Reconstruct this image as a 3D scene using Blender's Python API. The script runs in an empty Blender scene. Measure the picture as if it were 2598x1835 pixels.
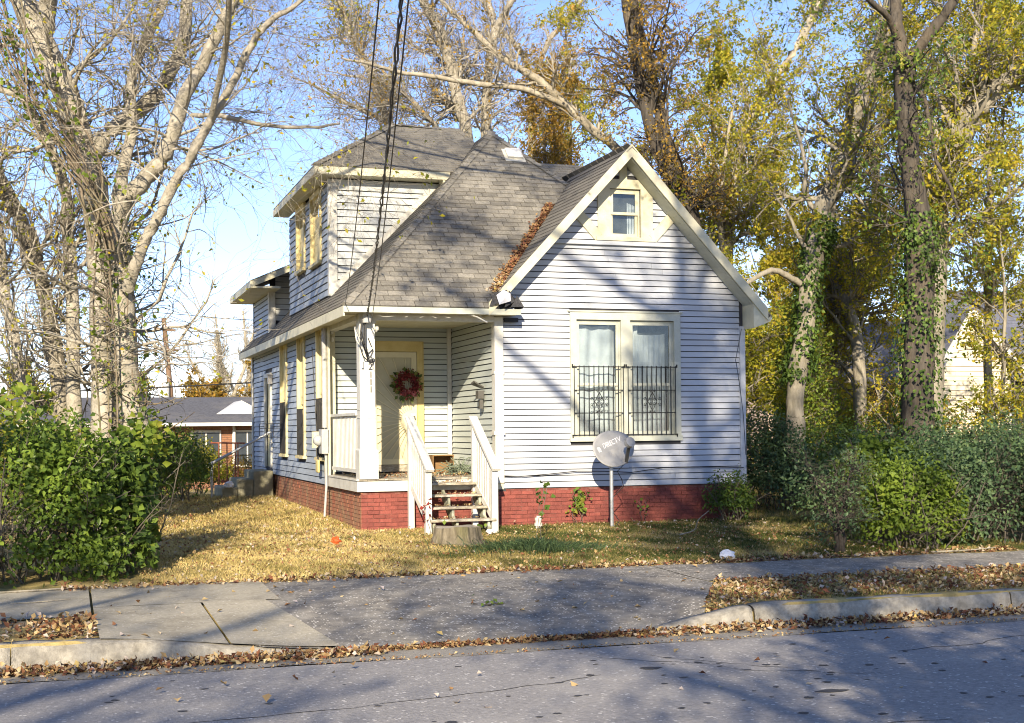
import bpy, math, random
import numpy as np
from mathutils import Vector, Matrix
random.seed(7)
rng = np.random.default_rng(11)
C = bpy.context.scene.collection
scene = bpy.context.scene
R = math.radians

# ------------------------------------------------------------------ camera, sky, sun, exposure
cam_d = bpy.data.cameras.new('camera'); cam = bpy.data.objects.new('camera', cam_d); C.objects.link(cam)
rt, up_, fw = Vector((.9506162, -.3102363, -.009071)), Vector((.0056621, -.0118867, .9999133)), Vector((.3103172, .9505852, .0095431))
cam.matrix_world = Matrix(((rt.x, up_.x, -fw.x, -6.814), (rt.y, up_.y, -fw.y, -21.673), (rt.z, up_.z, -fw.z, 1.6963), (0, 0, 0, 1)))
cam_d.sensor_width = 36; cam_d.lens = 36 * 3450.46 / 2598; cam_d.shift_y = (1056.88 - 917.5) / 2598
cam_d.clip_start = .1; cam_d.clip_end = 2000
scene.camera = cam
AZ, EL = 20.5, 22.5
world = bpy.data.worlds.new('World'); scene.world = world; world.use_nodes = True
wn = world.node_tree.nodes; bg = wn['Background']
sky = wn.new('ShaderNodeTexSky'); sky.sky_type = 'NISHITA'; sky.sun_disc = False
sky.sun_elevation = R(EL); sky.sun_rotation = R(180 + AZ); sky.altitude = 1200; sky.air_density = 1.0; sky.dust_density = .1; sky.ozone_density = 4.0
tint = wn.new('ShaderNodeMix'); tint.data_type = 'RGBA'; tint.blend_type = 'MULTIPLY'; tint.inputs[0].default_value = 1; tint.inputs[7].default_value = (1.15, .97, 1.03, 1)   # white balance of the whole sky
world.node_tree.links.new(sky.outputs[0], tint.inputs[6]); world.node_tree.links.new(tint.outputs[2], bg.inputs[0]); bg.inputs[1].default_value = .115
sun_d = bpy.data.lights.new('sun', 'SUN'); sun_d.energy = 4.8; sun_d.angle = R(.55); sun_d.color = (1, .86, .66)
sun = bpy.data.objects.new('sun', sun_d); C.objects.link(sun); sun.location = (-30, -60, 40)
sv = Vector((math.sin(R(AZ)) * math.cos(R(EL)), math.cos(R(AZ)) * math.cos(R(EL)), -math.sin(R(EL))))
sun.rotation_euler = sv.to_track_quat('-Z', 'Y').to_euler()
scene.view_settings.view_transform = 'Standard'; scene.view_settings.look = 'None'
scene.view_settings.gamma = 1; scene.view_settings.use_curve_mapping = False; scene.view_settings.exposure = 1.12
scene.cycles.filter_width = 1.05; scene.cycles.max_bounces = 7; scene.cycles.transparent_max_bounces = 8

# ------------------------------------------------------------------ helpers: naming
def tag(o, label=None, cat=None, group=None, kind=None):
    if label: o['label'] = label
    if cat: o['category'] = cat
    if group: o['group'] = group
    if kind: o['kind'] = kind
    return o
def thing(name, label, cat, loc=(0, 0, 0), group=None):
    o = bpy.data.objects.new(name, None); C.objects.link(o); o.location = loc; o.empty_display_size = .2
    return tag(o, label, cat, group)
def link(name, me, parent=None, loc=None):
    """mesh coordinates are world coordinates; a part of a thing is shifted back by the thing's own place"""
    o = bpy.data.objects.new(name, me); C.objects.link(o)
    off = Vector((0, 0, 0))
    if parent is not None:
        o.parent = parent
        if parent.type == 'EMPTY': off = -parent.location
    o.location = off + (Vector(loc) if loc is not None else Vector((0, 0, 0)))
    return o

# ------------------------------------------------------------------ helpers: materials
MATS = {}
def nodes_of(m):
    m.use_nodes = True; nt = m.node_tree; return nt, nt.nodes, nt.links
def pmat(name, c1, c2=None, scale=6, rough=.7, bump=0, bscale=60, stretch=(1, 1, 1), dirt=None, dscale=1.2, damt=.5, rand=0, spec=.3, metal=0, detail=6, chips=None):
    """principled surface: two colours mixed by noise in world space, an optional layer of dirt with shapes of its own, fine relief"""
    if name in MATS: return MATS[name]
    m = bpy.data.materials.new(name); nt, n, l = nodes_of(m); MATS[name] = m
    b = n['Principled BSDF']; b.inputs['Roughness'].default_value = rough; b.inputs['Specular IOR Level'].default_value = spec; b.inputs['Metallic'].default_value = metal
    geo = n.new('ShaderNodeNewGeometry'); mp = n.new('ShaderNodeMapping'); mp.inputs['Scale'].default_value = stretch
    l.new(geo.outputs['Position'], mp.inputs['Vector'])
    tx = n.new('ShaderNodeTexNoise'); tx.inputs['Scale'].default_value = scale; tx.inputs['Detail'].default_value = detail; tx.inputs['Roughness'].default_value = .65
    l.new(mp.outputs[0], tx.inputs['Vector'])
    c2 = c2 or tuple(v * .8 for v in c1)
    cr = n.new('ShaderNodeValToRGB'); cr.color_ramp.elements[0].position = .32; cr.color_ramp.elements[1].position = .68
    cr.color_ramp.elements[0].color = (*c2, 1); cr.color_ramp.elements[1].color = (*c1, 1)
    l.new(tx.outputs['Fac'], cr.inputs[0]); col = cr.outputs[0]
    if rand:
        oi = n.new('ShaderNodeObjectInfo'); mr = n.new('ShaderNodeMapRange'); mr.inputs['To Min'].default_value = 1 - rand; mr.inputs['To Max'].default_value = 1 + rand
        l.new(oi.outputs['Random'], mr.inputs['Value'])
        mx = n.new('ShaderNodeVectorMath'); mx.operation = 'SCALE'; l.new(col, mx.inputs[0]); l.new(mr.outputs[0], mx.inputs['Scale']); col = mx.outputs[0]
    if dirt:
        t2 = n.new('ShaderNodeTexNoise'); t2.inputs['Scale'].default_value = dscale; t2.inputs['Detail'].default_value = 8; t2.inputs['Roughness'].default_value = .72
        m2 = n.new('ShaderNodeMapping'); m2.inputs['Location'].default_value = (3.1, 7.7, 1.3); m2.inputs['Scale'].default_value = stretch
        l.new(geo.outputs['Position'], m2.inputs['Vector']); l.new(m2.outputs[0], t2.inputs['Vector'])
        r2 = n.new('ShaderNodeValToRGB'); r2.color_ramp.elements[0].position = .48; r2.color_ramp.elements[1].position = .72
        r2.color_ramp.elements[0].color = (0, 0, 0, 1); r2.color_ramp.elements[1].color = (damt, damt, damt, 1)
        l.new(t2.outputs['Fac'], r2.inputs[0])
        mx = n.new('ShaderNodeMix'); mx.data_type = 'RGBA'; mx.inputs[7].default_value = (*dirt, 1)
        l.new(r2.outputs[0], mx.inputs[0]); l.new(col, mx.inputs[6]); col = mx.outputs[2]
    if chips:                                    # pale stone chips showing in the surface
        cc, cs, ct = chips; vo = n.new('ShaderNodeTexVoronoi'); vo.inputs['Scale'].default_value = cs; l.new(geo.outputs['Position'], vo.inputs['Vector'])
        sp = n.new('ShaderNodeSeparateColor'); l.new(vo.outputs['Color'], sp.inputs[0])
        lt = n.new('ShaderNodeMath'); lt.operation = 'LESS_THAN'; l.new(vo.outputs['Distance'], lt.inputs[0])
        rr = n.new('ShaderNodeMapRange'); rr.inputs['From Min'].default_value = 1 - ct; rr.inputs['From Max'].default_value = 1; rr.inputs['To Min'].default_value = 0; rr.inputs['To Max'].default_value = .55; l.new(sp.outputs[0], rr.inputs['Value']); l.new(rr.outputs[0], lt.inputs[1])
        mx = n.new('ShaderNodeMix'); mx.data_type = 'RGBA'; mx.inputs[7].default_value = (*cc, 1); l.new(lt.outputs[0], mx.inputs[0]); l.new(col, mx.inputs[6]); col = mx.outputs[2]
    l.new(col, b.inputs['Base Color'])
    if bump:
        t3 = n.new('ShaderNodeTexNoise'); t3.inputs['Scale'].default_value = bscale; t3.inputs['Detail'].default_value = 5
        l.new(mp.outputs[0], t3.inputs['Vector'])
        bp = n.new('ShaderNodeBump'); bp.inputs['Strength'].default_value = bump; bp.inputs['Distance'].default_value = .02
        l.new(t3.outputs['Fac'], bp.inputs['Height']); l.new(bp.outputs[0], b.inputs['Normal'])
    return m
def leafmat(name, stops, trans=.35, rough=.5):
    """leaves: the colour of each leaf comes from its own number 'tint'"""
    if name in MATS: return MATS[name]
    m = bpy.data.materials.new(name); nt, n, l = nodes_of(m); MATS[name] = m
    b = n['Principled BSDF']; out = n['Material Output']; b.inputs['Roughness'].default_value = rough; b.inputs['Specular IOR Level'].default_value = .25
    at = n.new('ShaderNodeAttribute'); at.attribute_name = 'tint'
    cr = n.new('ShaderNodeValToRGB'); e = cr.color_ramp.elements
    while len(e) < len(stops): e.new(.5)
    for i, (p, c) in enumerate(stops): e[i].position = p; e[i].color = (*c, 1)
    l.new(at.outputs['Fac'], cr.inputs[0]); l.new(cr.outputs[0], b.inputs['Base Color'])
    tr = n.new('ShaderNodeBsdfTranslucent'); l.new(cr.outputs[0], tr.inputs['Color'])
    mx = n.new('ShaderNodeMixShader'); mx.inputs[0].default_value = trans
    l.new(b.outputs[0], mx.inputs[1]); l.new(tr.outputs[0], mx.inputs[2]); l.new(mx.outputs[0], out.inputs[0])
    return m

# ------------------------------------------------------------------ helpers: meshes
def fast_mesh(name, V, F, mat=None, tint=None, smooth=False):
    V = np.asarray(V, np.float32).reshape(-1, 3); F = np.asarray(F, np.int32); k = F.shape[1]
    me = bpy.data.meshes.new(name)
    me.vertices.add(len(V)); me.vertices.foreach_set('co', V.ravel())
    me.loops.add(F.size); me.loops.foreach_set('vertex_index', F.ravel())
    me.polygons.add(len(F)); me.polygons.foreach_set('loop_start', np.arange(0, F.size, k, dtype=np.int32))
    if smooth: me.polygons.foreach_set('use_smooth', np.ones(len(F), bool))
    me.update(calc_edges=True)
    if tint is not None:
        a = me.attributes.new('tint', 'FLOAT', 'FACE'); a.data.foreach_set('value', np.asarray(tint, np.float32))
    if mat: me.materials.append(mat)
    return me
class MB:
    """collects simple solids; build() links them as ONE mesh object"""
    def __init__(s, fn=None): s.v = []; s.f = []; s.fn = fn
    def add(s, vs, fs):
        o = len(s.v)
        s.v += [tuple(s.fn(*p)) if s.fn else tuple(p) for p in vs]; s.f += [tuple(i + o for i in f) for f in fs]
        return s
    def box(s, a0, a1, b0, b1, c0, c1):
        return s.add([(x, y, z) for x in (a0, a1) for y in (b0, b1) for z in (c0, c1)],
                     [(0, 1, 3, 2), (4, 6, 7, 5), (0, 4, 5, 1), (2, 3, 7, 6), (0, 2, 6, 4), (1, 5, 7, 3)])
    def prism(s, poly, ext):
        n = len(poly); e = Vector(ext)
        vs = [tuple(p) for p in poly] + [tuple(Vector(p) + e) for p in poly]
        return s.add(vs, [tuple(range(n - 1, -1, -1)), tuple(range(n, 2 * n))] + [(i, (i + 1) % n, n + (i + 1) % n, n + i) for i in range(n)])
    def beam(s, p0, p1, w, h, upv=(0, 0, 1), taper=1):
        p0 = Vector(p0); p1 = Vector(p1); t = (p1 - p0).normalized(); u = Vector(upv); sd = t.cross(u)
        if sd.length < 1e-4: sd = t.cross(Vector((1, 0, 0)))
        sd.normalize(); u = sd.cross(t)
        vs = []
        for p, k in ((p0, 1), (p1, taper)):
            for a, b in ((-1, -1), (1, -1), (1, 1), (-1, 1)): vs.append(tuple(p + sd * (a * w / 2 * k) + u * (b * h / 2 * k)))
        return s.add(vs, [(3, 2, 1, 0), (4, 5, 6, 7), (0, 1, 5, 4), (1, 2, 6, 5), (2, 3, 7, 6), (3, 0, 4, 7)])
    def tube(s, pts, r, sides=8, caps=True):
        pts = [Vector(p) for p in pts]; n = len(pts); rr = r if isinstance(r, (list, tuple)) else [r] * n
        vs = []; ref = None
        for i, p in enumerate(pts):
            t = (pts[min(i + 1, n - 1)] - pts[max(i - 1, 0)]).normalized()
            if ref is None: ref = t.orthogonal().normalized()
            ref = (ref - t * ref.dot(t)).normalized(); b = t.cross(ref)
            for k in range(sides):
                a = 2 * math.pi * k / sides; vs.append(tuple(p + (ref * math.cos(a) + b * math.sin(a)) * rr[i]))
        fs = [(i * sides + k, i * sides + (k + 1) % sides, (i + 1) * sides + (k + 1) % sides, (i + 1) * sides + k) for i in range(n - 1) for k in range(sides)]
        if caps: fs += [tuple(range(sides - 1, -1, -1)), tuple(range((n - 1) * sides, n * sides))]
        return s.add(vs, fs)
    def mesh(s, name, mat=None, smooth=False):
        me = bpy.data.meshes.new(name); me.from_pydata(s.v, [], s.f); me.update()
        if smooth: me.shade_smooth()
        if mat: me.materials.append(mat)
        return me
    def build(s, name, mat=None, parent=None, smooth=False, loc=None):
        return link(name, s.mesh(name, mat, smooth), parent, loc)
def bevel(o, w=.006, seg=2):
    m = o.modifiers.new('bevel', 'BEVEL'); m.width = w; m.segments = seg; m.limit_method = 'ANGLE'; return o
def frame(o, h, n):
    """local wall axes: a along the wall, z up, d outward"""
    o = Vector(o); h = Vector(h); n = Vector(n)
    return lambda a, z, d: o + h * a + Vector((0, 0, z)) + n * d
def text_mesh(body, size, depth, mat, name):
    cu = bpy.data.curves.new(name, 'FONT'); cu.body = body; cu.size = size; cu.extrude = depth; cu.align_x = 'CENTER'; cu.align_y = 'CENTER'
    o = bpy.data.objects.new(name, cu); C.objects.link(o)
    dg = bpy.context.evaluated_depsgraph_get(); me = bpy.data.meshes.new_from_object(o.evaluated_get(dg)); me.name = name
    bpy.data.objects.remove(o); bpy.data.curves.remove(cu)
    me.materials.clear(); me.materials.append(mat); return me

# ------------------------------------------------------------------ helpers: branches and leaves (vectorised)
def unit(a): return a / np.maximum(np.linalg.norm(a, axis=-1, keepdims=True), 1e-9)
def tubes(paths, radii, sides):
    N, P, _ = paths.shape
    T = unit(np.gradient(paths, axis=1)); ref = np.tile(np.array([.37, .21, .9]), (N, P, 1)) + np.sign(np.abs(T[..., 2:3]) - .8).clip(0) * np.array([1.2, .3, -.8])
    A = unit(np.cross(T, ref)); B = np.cross(T, A)
    ang = np.arange(sides) * 2 * np.pi / sides
    V = paths[:, :, None] + radii[:, :, None, None] * (A[:, :, None] * np.cos(ang)[None, None, :, None] + B[:, :, None] * np.sin(ang)[None, None, :, None])
    base = (np.arange(N) * P * sides)[:, None, None]; i = np.arange(P - 1)[None, :, None] * sides; k = np.arange(sides)[None, None, :]; k2 = (k + 1) % sides
    F = np.stack([base + i + k, base + i + k2, base + i + sides + k2, base + i + sides + k], -1).reshape(-1, 4)
    return V.reshape(-1, 3), F
def join(parts):
    Vs, Fs, o = [], [], 0
    for V, F in parts: Vs.append(V); Fs.append(F + o); o += len(V)
    return np.concatenate(Vs), np.concatenate(Fs)
def resample(pts, n):
    p = np.array(pts, float); k = len(p); t = np.linspace(0, k - 1, n); out = np.zeros((n, p.shape[1]))
    for j, x in enumerate(t):
        i = min(int(x), k - 2); f = x - i; p0, p1, p2, p3 = p[max(i - 1, 0)], p[i], p[i + 1], p[min(i + 2, k - 1)]
        out[j] = .5 * ((2 * p1) + (p2 - p0) * f + (2 * p0 - 5 * p1 + 4 * p2 - p3) * f * f + (3 * p1 - p0 - 3 * p2 + p3) * f ** 3)
    return out
def grow(paths, radii, n, P, lr, ang, jit, up, t0, t1, rf, rmin=.003, droop=0):
    """n children of the given branches: each leaves its parent at an angle, wanders and rises"""
    N, Q, _ = paths.shape
    ln = np.linalg.norm(np.diff(paths, axis=1), axis=2).sum(1); w = ln / ln.sum()
    idx = rng.choice(N, n, p=w); t = (t0 + (t1 - t0) * rng.random(n)) * (Q - 1); i = np.minimum(t.astype(int), Q - 2); f = (t - i)[:, None]
    p = paths[idx, i] * (1 - f) + paths[idx, i + 1] * f; T = unit(paths[idx, i + 1] - paths[idx, i])
    r = radii[idx, i] * (1 - f[:, 0]) + radii[idx, i + 1] * f[:, 0]
    q = unit(np.cross(T, rng.normal(size=(n, 3)))); a = (ang[0] + (ang[1] - ang[0]) * rng.random(n))[:, None]
    d = unit(np.cos(a) * T + np.sin(a) * q)
    L = (lr[0] + (lr[1] - lr[0]) * rng.random(n)) * (1.1 - .5 * t / (Q - 1))
    out = np.zeros((n, P, 3)); out[:, 0] = p
    for j in range(1, P):
        d = unit(d + rng.normal(size=(n, 3)) * jit + np.array([0, 0, up - droop * j / P]))
        out[:, j] = out[:, j - 1] + d * (L / (P - 1))[:, None]
    r0 = np.maximum(r * rf, rmin)[:, None]
    return out, np.maximum(r0 * np.linspace(1, .3, P)[None, :], rmin * .6)
def leaf_quads(p, n, L, W, fold=.25, t=None):
    """one folded diamond per leaf: two triangles"""
    N = len(p); n = unit(n)
    if t is None: t = rng.normal(size=(N, 3))
    t = unit(t - n * (t * n).sum(1, keepdims=True)); s = np.cross(n, t); L = np.broadcast_to(L, N)[:, None]; W = np.broadcast_to(W, N)[:, None]
    V = np.stack([p, p + t * L * .45 + s * W * .5 + n * W * fold, p + t * L, p + t * L * .45 - s * W * .5 + n * W * fold], 1)
    o = np.arange(N)[:, None] * 4
    F = np.stack([np.concatenate([o, o + 2, o + 1], 1), np.concatenate([o, o + 3, o + 2], 1)], 1).reshape(-1, 3)
    return V.reshape(-1, 3), F
def leaves_on(paths, n, L, spread, name, mat, parent, tint, aspect=.55, up=.4, t0=.45, nsub=1):
    """leaves set along the given twigs"""
    N, Q, _ = paths.shape; idx = rng.integers(0, N, n); t = (t0 + (1 - t0) * rng.random(n)) * (Q - 1); i = np.minimum(t.astype(int), Q - 2); f = (t - i)[:, None]
    p = paths[idx, i] * (1 - f) + paths[idx, i + 1] * f + rng.normal(size=(n, 3)) * spread
    nn = rng.normal(size=(n, 3)) + np.array([0, 0, up]); LL = L * (.6 + .8 * rng.random(n))
    tt = rng.normal(size=(n, 3)) + np.array([0, 0, -.5])
    V, F = leaf_quads(p, nn, LL, LL * aspect, t=tt)
    br = rng.random(N)[idx]                      # twigs differ from one another
    tn = np.repeat(np.clip(tint[0] + (tint[1] - tint[0]) * (.55 * rng.random(n) + .45 * br), 0, 1), 2)
    o = link(name, fast_mesh(name, V, F, mat, tn), parent); return o
# ------------------------------------------------------------------ materials of the setting
ASPH = pmat('asphalt', (.35, .335, .315), (.215, .208, .20), scale=26, rough=.9, bump=.5, bscale=60, dirt=(.42, .40, .36), dscale=.8, damt=.55, spec=.2, chips=((.55, .53, .49), 34, .18))
ASPH2 = pmat('old_asphalt', (.31, .285, .24), (.135, .128, .115), scale=7, rough=.92, bump=.5, bscale=80, dirt=(.36, .34, .29), dscale=2.2, damt=.8, spec=.2, chips=((.62, .59, .52), 38, .30))
CONC = pmat('concrete', (.47, .43, .33), (.33, .30, .23), scale=28, rough=.9, bump=.4, bscale=120, dirt=(.15, .13, .09), dscale=1.6, damt=.7, spec=.2, chips=((.55, .52, .44), 42, .12))
KERB = pmat('kerb_concrete', (.42, .39, .32), (.24, .22, .18), scale=14, rough=.9, bump=.5, bscale=70, dirt=(.1, .09, .07), dscale=2.5, damt=.7, spec=.2)
EARTH = pmat('earth', (.50, .39, .16), (.26, .20, .085), scale=9, rough=.95, bump=.6, bscale=40, dirt=(.09, .11, .03), dscale=.7, damt=.8, spec=.1)
def ss(a, b, x):
    t = np.clip((x - a) / (b - a), 0, 1); return t * t * (3 - 2 * t)
def H(x, y):
    """height of the land: lawn, pavement band, street, and the far ground"""
    x = np.asarray(x, float); y = np.asarray(y, float)
    lawn = np.interp(y, [-5.4, -1, 2.8, 9.5, 36, 60, 400], [-.10, .05, .14, .22, -.75, -.8, -.8])
    lawn = lawn + .02 * np.sin(x * 1.7 + y * .9) * ss(-5.4, -4.6, y) * (1 - ss(-1.2, -.4, y)) + .012 * np.sin(x * 4.1 - y * 3.3) * ss(-5.4, -4.8, y) * (1 - ss(-1.2, -.4, y))
    w = ss(-6.9, -4.3, x) * (1 - ss(-1.0, .15, x))
    band = -.125 + .025 * ss(-7, -5.4, y)
    ap = np.interp(y, [-9.25, -7.0, -5.4], [-.335, -.125, -.10])
    band = band * (1 - w) + ap * w
    h = np.where(y >= -5.4, lawn, band)
    return np.where(y < -9.2, np.where(y < -18.8, -.2, -.42), h)
def sheet(name, x0, x1, lo, hi, nx, ny, dz, mat, parent=None, jag=0, z=None, smooth=True):
    xs = np.linspace(x0, x1, nx); V = []
    for x in xs:
        a, b = lo(x), hi(x); ja, jb = jag * rng.normal(), jag * rng.normal()
        for t in np.linspace(0, 1, ny):
            y = a + ja + (b + jb - a - ja) * t; V.append((x, y, (z(x, y) if z else float(H(x, y)) + dz)))
    F = [(i * ny + j, (i + 1) * ny + j, (i + 1) * ny + j + 1, i * ny + j + 1) for i in range(nx - 1) for j in range(ny - 1)]
    return link(name, fast_mesh(name, V, F, mat, smooth=smooth), parent)
gx = np.concatenate([[-600, -300, -150, -80, -50, -35, -25, -18], np.arange(-14, 14.01, .25), [16, 20, 26, 35, 50, 80, 150, 300, 600]])
gy = np.concatenate([[-600, -300, -120, -60, -40, -30, -24, -18.9, -18.7, -14, -9.21, -9.19], np.arange(-9, 5, .2), np.arange(5, 14, .6), [16, 20, 26, 34, 45, 60, 90, 150, 300, 900]])
GX, GY = np.meshgrid(gx, gy, indexing='ij'); GZ = H(GX, GY) - .03 * ((GY < -5.45) & (GY > -9.2) & (GX < .2) & (GX > -6.6))
V = np.stack([GX, GY, GZ], -1).reshape(-1, 3); nx, ny = GX.shape
ii, jj = np.meshgrid(np.arange(nx - 1), np.arange(ny - 1), indexing='ij'); b0 = (ii * ny + jj).ravel()
ground = link('ground', fast_mesh('ground', V, np.stack([b0, b0 + ny, b0 + ny + 1, b0 + 1], 1), EARTH, smooth=True)); tag(ground, kind='structure')
crown = lambda x, y: -.352 + .07 * (1 - ((y + 14.2) / 4.5) ** 2) * (y < -9.7)
road = sheet('road', -300, 300, lambda x: -18.7, lambda x: -9.83, 80, 24, 0, ASPH, z=lambda x, y: -.348 + max(0, .06 * (1 - ((y + 14.2) / 4.4) ** 2))); tag(road, kind='structure')
gut = sheet('gutter', -300, 300, lambda x: -9.84 + .03 * math.sin(x * 2.3) + .02 * math.sin(x * 7.1), lambda x: -9.2, 900, 3, 0, pmat('gutter_concrete', (.36, .335, .28), (.22, .205, .175), scale=40, rough=.92, bump=.5, bscale=110, dirt=(.09, .08, .06), dscale=3, damt=.6), z=lambda x, y: -.343); tag(gut, kind='structure')
# driveway apron, its concrete slab and the two pavements
ap = sheet('driveway_apron', -5.2, .32, lambda x: -9.19 + max(0, x + .75) * 1.75, lambda x: -5.42 + .05 * math.sin(x * 3.1), 60, 24, .012, ASPH2, jag=.012); tag(ap, kind='structure')
slab = thing('driveway_slab', None, None, (0, 0, 0)); tag(slab, kind='structure')
sheet('concrete_panel', -6.58, -4.66, lambda x: -6.98, lambda x: -5.36, 14, 10, .02, CONC, slab, jag=.006)
def quad_sheet(name, c, nx, ny, dz, mat, parent):
    V = []
    for i in range(nx):
        for j in range(ny):
            s, t = i / (nx - 1), j / (ny - 1); x = (c[0][0] * (1 - s) + c[1][0] * s) * (1 - t) + (c[3][0] * (1 - s) + c[2][0] * s) * t; y = (c[0][1] * (1 - s) + c[1][1] * s) * (1 - t) + (c[3][1] * (1 - s) + c[2][1] * s) * t
            V.append((x, y, float(H(x, y)) + dz))
    return link(name, fast_mesh(name, V, [(i * ny + j, (i + 1) * ny + j, (i + 1) * ny + j + 1, i * ny + j + 1) for i in range(nx - 1) for j in range(ny - 1)], mat, smooth=True), parent)
quad_sheet('concrete_panel', [(-6.56, -9.15), (-5.44, -9.15), (-5.5, -7.0), (-6.58, -7.0)], 10, 12, .02, CONC, slab)
quad_sheet('concrete_panel', [(-5.42, -9.15), (-4.42, -9.15), (-4.82, -7.0), (-5.48, -7.0)], 10, 12, .024, CONC, slab)
pv = thing('pavement', None, None, (0, 0, 0)); tag(pv, kind='structure')
for x0, x1 in ((-8.4, -6.605), (-10.4, -8.42), (-12.4, -10.42), (-14.4, -12.42)):
    sheet('concrete_panel', x0, x1, lambda x: -7.62, lambda x: -5.36 + .04 * math.sin(x * 5), 10, 8, .014, CONC, pv, jag=.02)
for x0, x1 in ((.34, 2.2), (2.21, 4.1), (4.11, 6.0), (6.01, 7.9), (7.91, 9.8), (9.81, 14)):
    sheet('concrete_panel', x0, x1, lambda x: -7.15 + .06 * math.sin(x * 2.2), lambda x: -5.5 - .02 * x + .05 * math.sin(x * 3.1), 14, 6, .012, ASPH2, pv, jag=.03)
# kerbs: rounded stones with open joints, sinking to nothing at the driveway
kb = thing('kerb', None, None, (0, 0, 0)); tag(kb, kind='structure')
def kerb_stone(x0, x1, n=14):
    prof = [(-8.96, -.12), (-9.0, 0), (-9.12, .004), (-9.18, -.008), (-9.215, -.035), (-9.25, None)]
    V = []; xs = np.linspace(x0, x1, n)
    for x in xs:
        w = float(ss(-6.7, -4.3, x) * (1 - ss(-1.5, .0, x))); top = -.125 + (-.335 + .125) * w + .004 * math.sin(x * 5) + .003 * math.sin(x * 13)
        for y, dz in prof: V.append((x, y + .01 * math.sin(x * 3.3), -.36 if dz is None else max(top + dz, -.36)))
    m = len(prof); F = [(i * m + j, i * m + j + 1, (i + 1) * m + j + 1, (i + 1) * m + j) for i in range(n - 1) for j in range(m - 1)]
    for i0 in (0, (n - 1) * m): F += [(i0, i0 + 1, i0 + 4, i0 + 5), (i0 + 1, i0 + 2, i0 + 3, i0 + 4)]
    me = fast_mesh('kerb_stone', V, F, KERB, smooth=False); link('kerb_stone', me, kb)
for x0, x1 in ((-40, -14), (-13.99, -10.5), (-10.49, -7.3), (-7.29, -4.15), (-1.75, -.19), (-.165, 2.95), (2.965, 6.1), (6.115, 9.2), (9.215, 12.3), (12.31, 40)): kerb_stone(x0, x1, 30)
plate = MB(); plate.box(-7.9, -7.0, -8.12, -7.72, -.135, -.118)
for i in range(9): plate.box(-7.88 + i * .1, -7.82 + i * .1, -8.10, -7.74, -.118, -.114)
tag(plate.build('meter_cover', pmat('worn_iron', (.32, .25, .15), (.2, .15, .09), scale=20, rough=.8)), 'rusty ribbed meter cover lying flush between pavement and kerb', 'cover')
# dark drips and blotches on the asphalt
def blot(cx, cy, rx, ry, n=14):
    ph = rng.random(4) * 6
    return [(cx + math.cos(a) * rx * (1 + .25 * math.sin(3 * a + ph[0]) + .15 * math.sin(5 * a + ph[1])), cy + math.sin(a) * ry * (1 + .25 * math.sin(2 * a + ph[2])), 0) for a in np.linspace(0, 2 * math.pi, n, endpoint=False)]
rz = lambda y: -.348 + max(0, .06 * (1 - ((y + 14.2) / 4.4) ** 2)) + .0035
st = MB()
for i in range(95):
    cx = rng.uniform(-7, 1.5) if i % 3 else rng.normal(-1.6, 1.2); cy = rng.uniform(-13.6, -10.2) if i % 3 else rng.normal(-11.6, .9)
    if cy > -9.95: continue
    r = rng.uniform(.012, .035); p = blot(cx, cy, r * 1.2, r, 10); st.add([(a, b, rz(b)) for a, b, _ in p], [tuple(range(10))])
for cx, cy, rx, ry in ((-1.39, -12.68, .11, .05), (-1.30, -12.70, .06, .04), (-2.2, -11.2, .09, .06), (-4.9, -12.9, .12, .05), (-3.0, -13.7, .1, .06)):
    p = blot(cx, cy, rx, ry, 16); st.add([(a, b, rz(b) + .001) for a, b, _ in p], [tuple(range(16))])
tag(st.build('oil_spot', pmat('oil', (.05, .05, .055), rough=.6)), kind='stuff'); bpy.data.objects['oil_spot']['label'] = 'dark oily drips spotting the grey asphalt'

ck = MB()
for x0, y0, dx, dy, n_ in ((-7.5, -12.4, .22, .05, 26), (-2.4, -10.3, .16, -.16, 18), (.2, -11.2, .2, .03, 22), (-5.2, -13.4, .2, -.02, 24), (-1.0, -12.2, -.07, .13, 14)):
    x_, y_ = x0, y0; pts = []
    for i in range(n_): pts.append((x_, y_)); x_ += dx * rng.uniform(.4, 1.4) + rng.normal() * .03; y_ += dy * rng.uniform(.4, 1.4) + rng.normal() * .05
    for (a, b), (c, d) in zip(pts, pts[1:]):
        if max(b, d) > -9.9: continue
        w_ = rng.uniform(.004, .010); ck.add([(a, b - w_, rz(b) - .001), (c, d - w_, rz(d) - .001), (c, d + w_, rz(d) - .001), (a, b + w_, rz(b) - .001)], [(0, 1, 2, 3)])
tag(ck.build('road_crack', pmat('crack', (.06, .06, .06), rough=.95)), 'thin wandering cracks in the road surface', kind='stuff')

# ================================================================== THE HOUSE
house = thing('house', 'pale blue clapboard cottage with gabled bay, corner porch and grey shingle roof', 'house', (0, 0, 0))
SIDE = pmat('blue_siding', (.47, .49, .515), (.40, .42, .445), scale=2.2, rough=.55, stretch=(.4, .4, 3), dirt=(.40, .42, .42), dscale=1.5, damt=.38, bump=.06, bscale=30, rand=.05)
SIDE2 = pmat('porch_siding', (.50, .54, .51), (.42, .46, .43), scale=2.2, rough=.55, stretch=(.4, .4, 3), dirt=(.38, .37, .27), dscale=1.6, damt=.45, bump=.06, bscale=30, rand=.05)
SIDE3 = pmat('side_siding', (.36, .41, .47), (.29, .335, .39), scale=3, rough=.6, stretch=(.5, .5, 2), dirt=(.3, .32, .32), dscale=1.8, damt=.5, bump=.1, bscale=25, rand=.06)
SIDE4 = pmat('dormer_siding', (.56, .575, .55), (.48, .50, .485), scale=3, rough=.6, stretch=(.5, .5, 2), dirt=(.42, .42, .36), dscale=1.5, damt=.45, bump=.1, bscale=25, rand=.05)
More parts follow.
